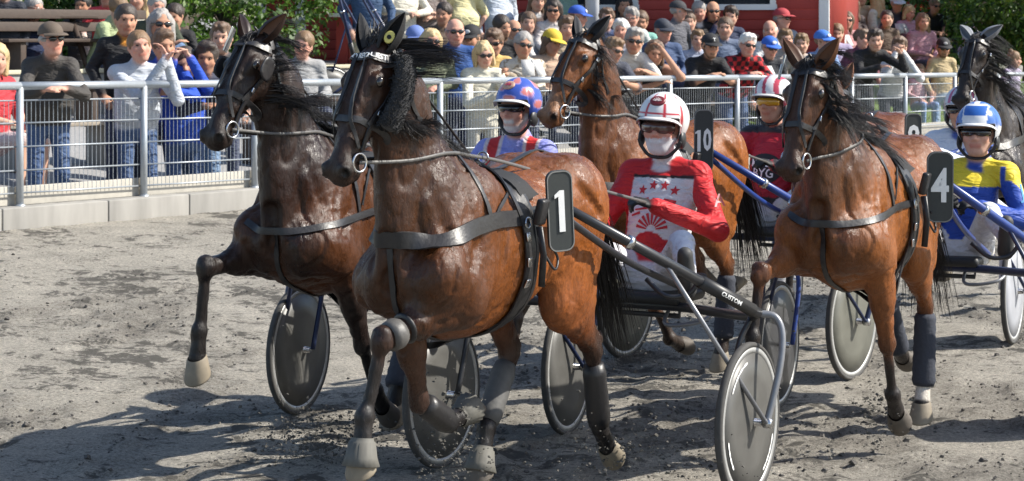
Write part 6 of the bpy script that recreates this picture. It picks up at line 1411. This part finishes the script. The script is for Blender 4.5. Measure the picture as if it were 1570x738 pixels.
B_4 = dict(body=(.215, .070, .016), neck=(.075, .028, .010), chest=(.105, .036, .012), head=(.055, .022, .010), muzzle=(.03, .022, .018), arm=(.18, .06, .018), thigh=(.22, .072, .018), low=(.018, .014, .013))
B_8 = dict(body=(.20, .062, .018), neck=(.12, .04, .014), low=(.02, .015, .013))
B_BLK = dict(body=(.030, .022, .019), neck=(.024, .016, .013), chest=(.03, .022, .018), head=(.022, .015, .012), muzzle=(.012, .011, .011), arm=(.02, .016, .014), low=(.012, .011, .011))
H = {}
# horse 1
s1 = Vector((.36, 10.02, 0)); y1 = 28
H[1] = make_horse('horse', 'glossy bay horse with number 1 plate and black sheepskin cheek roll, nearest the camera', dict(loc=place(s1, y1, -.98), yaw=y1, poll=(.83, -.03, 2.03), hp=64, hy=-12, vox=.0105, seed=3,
    legs=dict(LF=(72, 12, 10, -16), RF=(-14, -62, -100), RH=(48, -30, 38, 20), LH=(15, -50, -15, -40)), cols=B_1, num='1', fleece=(1,), name_text='GOLD REQUEST', earmat=BLACKCLOTH, ear_emblem=1, ear=(.12, .42, .9),
    mane=dict(n=230, wind=(-.14, .30, -.05), low=(-.03, .07, -.07), split=.80, bias=.5, droop=.02, fore=30, fore_down=0), wear=dict(LF=('bell', 'knee'), RF=('boot', 'bell'), RH=('greyboot', 'bell'), LH=('boot',)), hoofcol=dict(LH='L', LF='L', RF='D', RH='D'),
    plate_at=(.06, .37, 1.36), plate_rot=(R(3), R(-4), R(140)), collar_w=.07, collar_z=1.30, tail=dict(dir=(-.30, 0, -.72), n=110)))
# horse 2
s2 = Vector((-.44, 11.55, 0)); y2 = 22
H[2] = make_horse('horse', 'very dark bay horse lifting its right foreleg at the left, second nearest', dict(loc=place(s2, y2, -.95), yaw=y2, poll=(.85, -.05, 2.06), hp=57, hy=-17, vox=.0115, seed=5,
    legs=dict(RF=(86, 2, 6, 12), LF=(-24, -30, -45), LH=(46, -30, 30, 20), RH=(8, -50, -20, -40)), cols=B_DARK, blinkers=1, shield=1, ear=(.10, .65, .8), mane=dict(n=170, wind=(-.10, .16, -.03), fore=24), wear=dict(LH=('bandage',), RH=('boot',)), hoofcol=dict(LF='D', RH='D'), collar_w=.035, collar_z=1.20))
# horse 4
s4 = Vector((2.20, 11.69, 0)); y4 = 25
H[4] = make_horse('horse', 'bay horse with number 4 plate and white left hind sock, at the right', dict(loc=place(s4, y4, -.98), yaw=y4, poll=(.82, -.03, 1.94), hp=66, hy=-13, vox=.0115, seed=8,
    legs=dict(RF=(80, 6, 10, 10), LF=(-20, -22, -38), LH=(27, -43, -2, 22), RH=(4, -56, -34, -60)), cols=B_4, num='4', num_size=.23, mane=dict(n=190, wind=(-.06, .18, -.10), fore=50), ear=(.30, .62, .75), blinkers=0, shield=1, socks=dict(LH=(.075, (.55, .50, .44))), wear=dict(LH=('bandage',), RH=('bandage',)), hoofcol=dict(RH='D', LF='D'),
    plate_at=(.06, .38, 1.34), plate_rot=(R(3), 0, R(112)), plate=(.13, .35), collar_w=.035, collar_z=1.22, marks=[((.55, 0, -.09), .06, (.20, .15, .13))], leather=LEATHER))
# horse 10
y10 = 33; s10 = Vector((1.395, 13.45, 0))
H[10] = make_horse('horse', 'light bay horse with number 10 plate behind the driver in red and white', dict(loc=place(s10, y10, -.98), yaw=y10, poll=(.80, 0, 2.06), hp=55, hy=-15, vox=.0125, seed=12,
    legs=dict(RF=(48, 36, 20, 20), LF=(-8, -40, -70), LH=(30, -42, 2, 20), RH=(10, -46, -60, -110)), cols=B_10, num='10', num_size=.17, num_sx=.55, ear=(.10, .55, .85), earmat=mat('dark grey ear cover', (.03, .03, .033), .7), mane=dict(n=130, wind=(-.06, .10, -.12), fore=10), plate=(.11, .36), plate_at=(.12, .36, 1.48), plate_rot=(R(3), 0, R(124)), collarmat=LEATHER_W, collar_w=.05, wear=dict(LH=('bandage',)), hoofcol=dict(LF='D'), marks=[((.50, .0, .05), .09, (.24, .12, .06))]))
# horse 8
s8 = Vector((2.66, 14.85, 0)); y8 = 24
H[8] = make_horse('horse', 'bay horse with number 8 plate hidden behind the horse with number 4', dict(loc=place(s8, y8, -.98), yaw=y8, poll=(.62, .0, 1.76), hp=60, hy=4, vox=.016, seed=14,
    legs=dict(RF=(55, 5, 10, 5), LF=(-20, -25, -40), LH=(45, -30, 30, 20), RH=(12, -50, -18, -30)), cols=B_8, num='8', num_size=.22, plate=(.11, .33), plate_at=(.08, .36, 1.42), plate_rot=(R(3), 0, R(125)), mane=dict(n=70)))
# black horse at the right edge
yb = 25; sb = Vector((4.12, 17.15, .0))
H[6] = make_horse('horse', 'black horse with grey ear cover at the right edge behind the yellow driver', dict(loc=place(sb, yb, -.98) + Vector((0, 0, .03)), yaw=yb, poll=(.78, 0, 2.02), hp=58, hy=-14, vox=.015, seed=16,
    legs=dict(RF=(60, 5, 10, 5), LF=(-20, -25, -40), LH=(45, -30, 30, 20), RH=(12, -50, -18, -30)), cols=B_BLK, ear=(-.05, .75, .7), earmat=mat('pale grey ear cover', (.20, .21, .23), .7), mane=dict(n=220, wind=(-.15, .22, -.15), fore=20), manemat=HAIR_B))

# ---- sulkies
R1, M1 = make_sulky('black and silver sulky behind the horse with number 1', s1, y1, TUBE_K, TUBE_S, (1.02, .33, 1.40), marks=dict(L=(), R=((-62, 'OPTIMA', .27, .055),), arcL=((35, 80, .275), (200, 240, .275), (-40, -10, .275)), arcR=((150, 200, .285), (-10, 40, .285))))
R2, M2 = make_sulky('navy sulky with grey disc wheels between the two leading horses', s2, y2, TUBE_N, TUBE_N, marks=None)
R4, M4 = make_sulky('blue sulky behind the horse with number 4', s4, y4, TUBE_B, TUBE_N, (1.0, .34, 1.40), discm=mat('dark plastic wheel disc', (.045, .046, .05), .4, noise=.3, scale=9), lower=TUBE_B, trim=TUBE_B)
R10, M10 = make_sulky('blue and white sulky behind the horse with number 10', s10, y10, TUBE_B, TUBE_N, (1.0, .34, 1.42), discm=mat('greenish grey wheel disc', (.13, .13, .11), .4, noise=.3, scale=9), trim=TUBE_W, lower=TUBE_B)
R8, M8 = make_sulky('white shafted sulky behind the horse with number 8, wheel at the right edge', s8, y8, TUBE_W, TUBE_N, (1.0, .34, 1.42), discm=mat('pale grey wheel disc', (.36, .37, .40), .4, noise=.2, scale=9), trim=TUBE_W)
tm = text_mesh('CUSTOM', .034, .0006, .0008)      # lettering along the left shaft sleeve of sulky 1
a_, b_ = Vector((1.02, .33, 1.40)), Vector((-.10, .80, .83)); ax_ = (b_ - a_).normalized(); o_ = a_.lerp(b_, .84); toc = (M1.inverted() @ Vector((0, 0, CAM_H)) - o_); nn_ = (toc - ax_ * toc.dot(ax_)).normalized(); up_ = nn_.cross(ax_)
for v in tm.vertices: x, y, z = v.co; v.co = o_ + ax_ * x + up_ * y * .8 + nn_ * (.0325 + z - abs(y) * .2)
shL = [c for c in R1.children if c.name.startswith('shaft')][0]; link('shaft_lettering', tm, WHITE, shL)

# ---- drivers
def seatpos(s, y): return s
RED_S, WHT = (.50, .018, .022), (.64, .63, .64)
def paint1(V, W, c):
    t = (W['top'] > .5); y, z, x = V[:, 1], V[:, 2], V[:, 0]; c = c.copy()
    fr = t & (np.abs(y) < .165) & (x > -.92) & (x < -.735)
    c[fr & (z < 1.375)] = WHT; c[fr & (z < 1.385) & (z > 1.372)] = (.03, .02, .02)
    c[fr & (z < 1.075)] = RED_S; c[fr & (z < 1.04)] = WHT
    mk = (W['skin'] + W['lip'] + W['nose'] + W['cheek'] > .5) & (z < 1.574) & (z > 1.40); c[mk] = (.66, .66, .68); return c
D1 = make_driver('driver in red and white silks with white face mask and white helmet', s1, y1, dict(top=RED_S, bot=(.60, .60, .64), skin='pink', paint=paint1, collarc=(.62, .62, .64), neckkey='skin', hy=5, hroll=-3, vox=.0095), dict(pel=(-.80, -.03, .93), nk=(-.96, -.03, 1.43), hd=(-.90, -.03, 1.615), haL=(-.50, .08, 1.27), haR=(-.44, -.20, 1.24), elL=(-.76, .33, 1.13), elR=(-.76, -.30, 1.13)))
def hp1(x, y, z, t, a):
    s = math.sin(9 * a + 4 * z) ; red = (abs((a % (math.pi / 4)) - math.pi / 8) < .055 + .03 * math.sin(7 * z)) and z > -.2 and t > .25
    return (.48, .04, .05) if red or .86 < t < .90 else ((.05, .05, .05) if t > .97 else (.70, .68, .67))
make_helmet(D1, hp1, (.62, .60, .59), goggle=BROWNLENS, badge=(mat('dark red badge', (.16, .015, .02), .4), mat('badge rays', (.6, .5, .48), .5)), gsize=1.3)
REDP = mat('red print', (.48, .02, .03), .7, noise=.05)
decal(D1, star_mesh([(-.095, -.012), (-.04, .012), (.02, .012), (.075, -.012)], .026), (-.80, .0, 1.325), (0, 1, 0), (0, 0, 1), 1, REDP, 'star_print', depth=.09)
mbx = MB()
def ray_(c, a, r0, r1, w0, w1, n=5):
    b = len(mbx.v); dx, dy = math.cos(a), math.sin(a)
    for i in range(n + 1):
        t = i / n; r = r0 + (r1 - r0) * t; w = w0 + (w1 - w0) * t; mbx.v += [Vector((c[0] + dx * r - dy * w, c[1] + dy * r + dx * w, 0)), Vector((c[0] + dx * r + dy * w, c[1] + dy * r - dx * w, 0))]
    for i in range(n): mbx.face(b + 2 * i, b + 2 * i + 1, b + 2 * i + 3, b + 2 * i + 2)
for i in range(9): ray_((0, -.095), R(12 + 19.5 * i), .026, .085, .003, .008)          # burst
for x0, y0, x1, y1, w_ in ((-.11, .035, -.03, .055, .012), (-.035, .055, -.055, .015, .009), (-.01, .058, .03, .045, .011), (.03, .045, .01, .012, .009), (.05, .055, .11, .040, .012), (.10, .040, .07, .010, .008), (-.10, .0, -.03, .012, .007), (.03, .004, .10, -.008, .007), (-.12, -.03, -.07, -.012, .008), (.07, -.018, .12, -.035, .008)):
    ray_((x0, y0), math.atan2(y1 - y0, x1 - x0), 0, math.hypot(x1 - x0, y1 - y0), w_ * .5, w_ * .8)
decal(D1, mbx.mesh('print', False), (-.80, -.02, 1.215), (0, 1, 0), (0, 0, 1), 1, REDP, 'chest_print', depth=.085)
decal(D1, 'A', (-.85, .30, 1.27), (-.47, .88, 0), (0, 0, 1), .085, mat('pale print', (.62, .35, .36), .7), 'sleeve_lettering', depth=.15)
LAV, PRED = (.24, .26, .62), (.55, .03, .03)
def paint2(V, W, c):
    t = W['top'] > .5; a = np.abs(V[:, 1] - .11); c = c.copy(); f = t & (V[:, 2] > 1.15)
    b = f & (a > .065) & (a < .165); c[b] = (.66, .55, .55); c[f & (a > .085) & (a < .145)] = PRED; c[t & (V[:, 2] < 1.15)] = PRED; return c
D2 = make_driver('bearded driver in lavender silks with red braces and blue pink helmet', s2, y2, dict(top=LAV, bot=(.6, .6, .64), skin='pink', beard='white', paint=paint2, hy=-12, vox=.0105, collarc=(.26, .28, .62)), dict(pel=(-.82, .06, .93), nk=(-.98, .12, 1.46), hd=(-.94, .13, 1.655)))
def hp2(x, y, z, t, a):
    n = math.sin(5 * a + 6 * z) + math.sin(9 * z - 3 * a + 1); 
    if t > .96: return (.05, .05, .06)
    return (.50, .17, .17) if n > .75 else ((.30, .24, .50) if n > .25 else (.045, .09, .40))
make_helmet(D2, hp2, (.66, .65, .63), goggle=DARKGLASS, badge=(mat('round multicoloured badge', (.50, .30, .22), .5, noise=.8, scale=90), mat('badge red blue', (.45, .06, .10), .5)), gsize=.95)
YEL, BLU = (.70, .54, .035), (.018, .06, .32)
def paint4(V, W, c):
    t = W['top'] > .5; x, y, z = V.T; c = c.copy(); s = t & (np.abs(y - .10) > .17); yy = y - .10
    c[t & (z < 1.215) & (np.abs(yy) < .17)] = BLU
    c[s & (z < 1.33)] = BLU; c[s & (yy > .20) & (x < -.83) & (z < 1.37)] = YEL; return c
D4 = make_driver('driver in yellow and blue silks with white and blue helmet at the right', s4, y4, dict(top=YEL, bot=(.58, .58, .60), skin='fair', paint=paint4, collarc=BLU, hy=2, vox=.0105), dict(pel=(-.80, .06, .88), nk=(-.94, .12, 1.33), hd=(-.89, .13, 1.515), haL=(-.52, .20, 1.13), haR=(-.50, .02, 1.15), elL=(-.78, .42, 1.03), elR=(-.78, -.14, 1.03)))
def hp4(x, y, z, t, a):
    if t > .965: return (.05, .05, .06)
    fr = math.cos(a) > .35
    if fr and .40 < t < .74 and abs(y) < .5: return (.03, .12, .42)
    if abs(y) > .55 and z > .0 or (t < .30 and abs(y) > .12): return (.05, .14, .42)
    return (.70, .71, .72)
make_helmet(D4, hp4, (.68, .68, .68), goggle=DARKGLASS, gsize=.95)
decal(D4, 'J', (-.86, .38, 1.19), (-.47, .88, 0), (0, 0, 1), .11, mat('blue print', (.05, .25, .5), .7), 'sleeve_lettering', depth=.15)
RD = (.42, .015, .03)
def paint10(V, W, c):
    t = W['top'] > .5; x, y, z = V.T; c = c.copy(); c[t & (z > 1.43)] = (.03, .025, .03); c[t & (z < 1.02)] = (.03, .03, .03); c[t & (np.abs(y + .19) > .24) & (z < 1.36)] = (.03, .025, .03); return c
D10 = make_driver('driver in crimson and black silks with amber goggles and striped helmet', s10, y10, dict(top=RD, bot=(.58, .58, .60), skin='tan', paint=paint10, hy=-6, vox=.012), dict(pel=(-.82, -.16, .93), nk=(-.98, -.20, 1.45), hd=(-.94, -.20, 1.63), elL=(-.74, .10, 1.15), elR=(-.74, -.48, 1.15), haL=(-.42, .04, 1.26), haR=(-.40, -.24, 1.26)))
def hp10(x, y, z, t, a): return (.05, .05, .05) if t > .96 else ((.42, .05, .08) if math.sin(11 * y + 3 * z) > .45 else (.62, .60, .60))
make_helmet(D10, hp10, (.58, .56, .55), goggle=AMBER, gsize=1.2)
mbx = MB(); n_ = 28
for i in range(n_): mbx.v.append(Vector((.135 * math.cos(2 * math.pi * i / n_), .10 * math.sin(2 * math.pi * i / n_), 0)))
for q in (.66, .33):
    for i in range(n_): mbx.v.append(Vector((.135 * q * math.cos(2 * math.pi * i / n_), .10 * q * math.sin(2 * math.pi * i / n_), 0)))
mbx.v.append(Vector((0, 0, 0)))
for r_i in range(2):
    for i in range(n_): mbx.face(r_i * n_ + i, r_i * n_ + (i + 1) % n_, (r_i + 1) * n_ + (i + 1) % n_, (r_i + 1) * n_ + i)
for i in range(n_): mbx.face(2 * n_ + i, 2 * n_ + (i + 1) % n_, 3 * n_)
decal(D10, mbx.mesh('badge'), (-.80, -.19, 1.20), (0, 1, 0), (0, 0, 1), 1, mat('black print', (.015, .013, .015), .7), 'chest_badge', depth=.10)
decal(D10, 'MOBIL', (-.80, -.19, 1.235), (0, 1, 0), (0, 0, 1), .07, WHITE, 'chest_lettering', depth=.10, off=.006); decal(D10, 'BYG', (-.80, -.19, 1.17), (0, 1, 0), (0, 0, 1), .085, WHITE, 'chest_lettering', depth=.10, off=.006)
def paint8(V, W, c):
    t = W['top'] > .5; x, y, z = V.T; c = c.copy(); c[t & (np.abs(y - .22) > .21) & (z < 1.34)] = (.04, .08, .30); return c
D8 = make_driver('driver in white and blue silks half hidden behind the yellow driver', s8, y8, dict(top=(.60, .62, .68), bot=(.58, .58, .60), skin='tan', paint=paint8, collarc=(.04, .08, .30), vox=.014), dict(pel=(-.80, .16, .88), nk=(-.94, .23, 1.36), hd=(-.90, .25, 1.53)))
make_helmet(D8, lambda x, y, z, t, a: (.40, .10, .20) if math.sin(8 * a) > .6 else (.55, .56, .62), (.5, .5, .5), goggle=DARKGLASS)
decal(D8, 'TOMAS', (-.80, .22, 1.24), (0, 1, 0), (0, 0, 1), .07, mat('dark blue print', (.02, .05, .2), .7), 'chest_lettering')
for n_, mw_, hl_, hr_ in ((1, M1, (-.46, .08, 1.28), (-.40, -.18, 1.25)), (2, M2, (-.38, .15, 1.27), (-.36, -.11, 1.27)), (4, M4, (-.48, .12, 1.17), (-.46, -.1, 1.19)), (10, M10, (-.38, .04, 1.27), (-.36, -.24, 1.27)), (8, M8, (-.38, .15, 1.27), (-.36, -.1, 1.27))):
    reins(H[n_], mw_, dict(L=hl_, R=hr_))
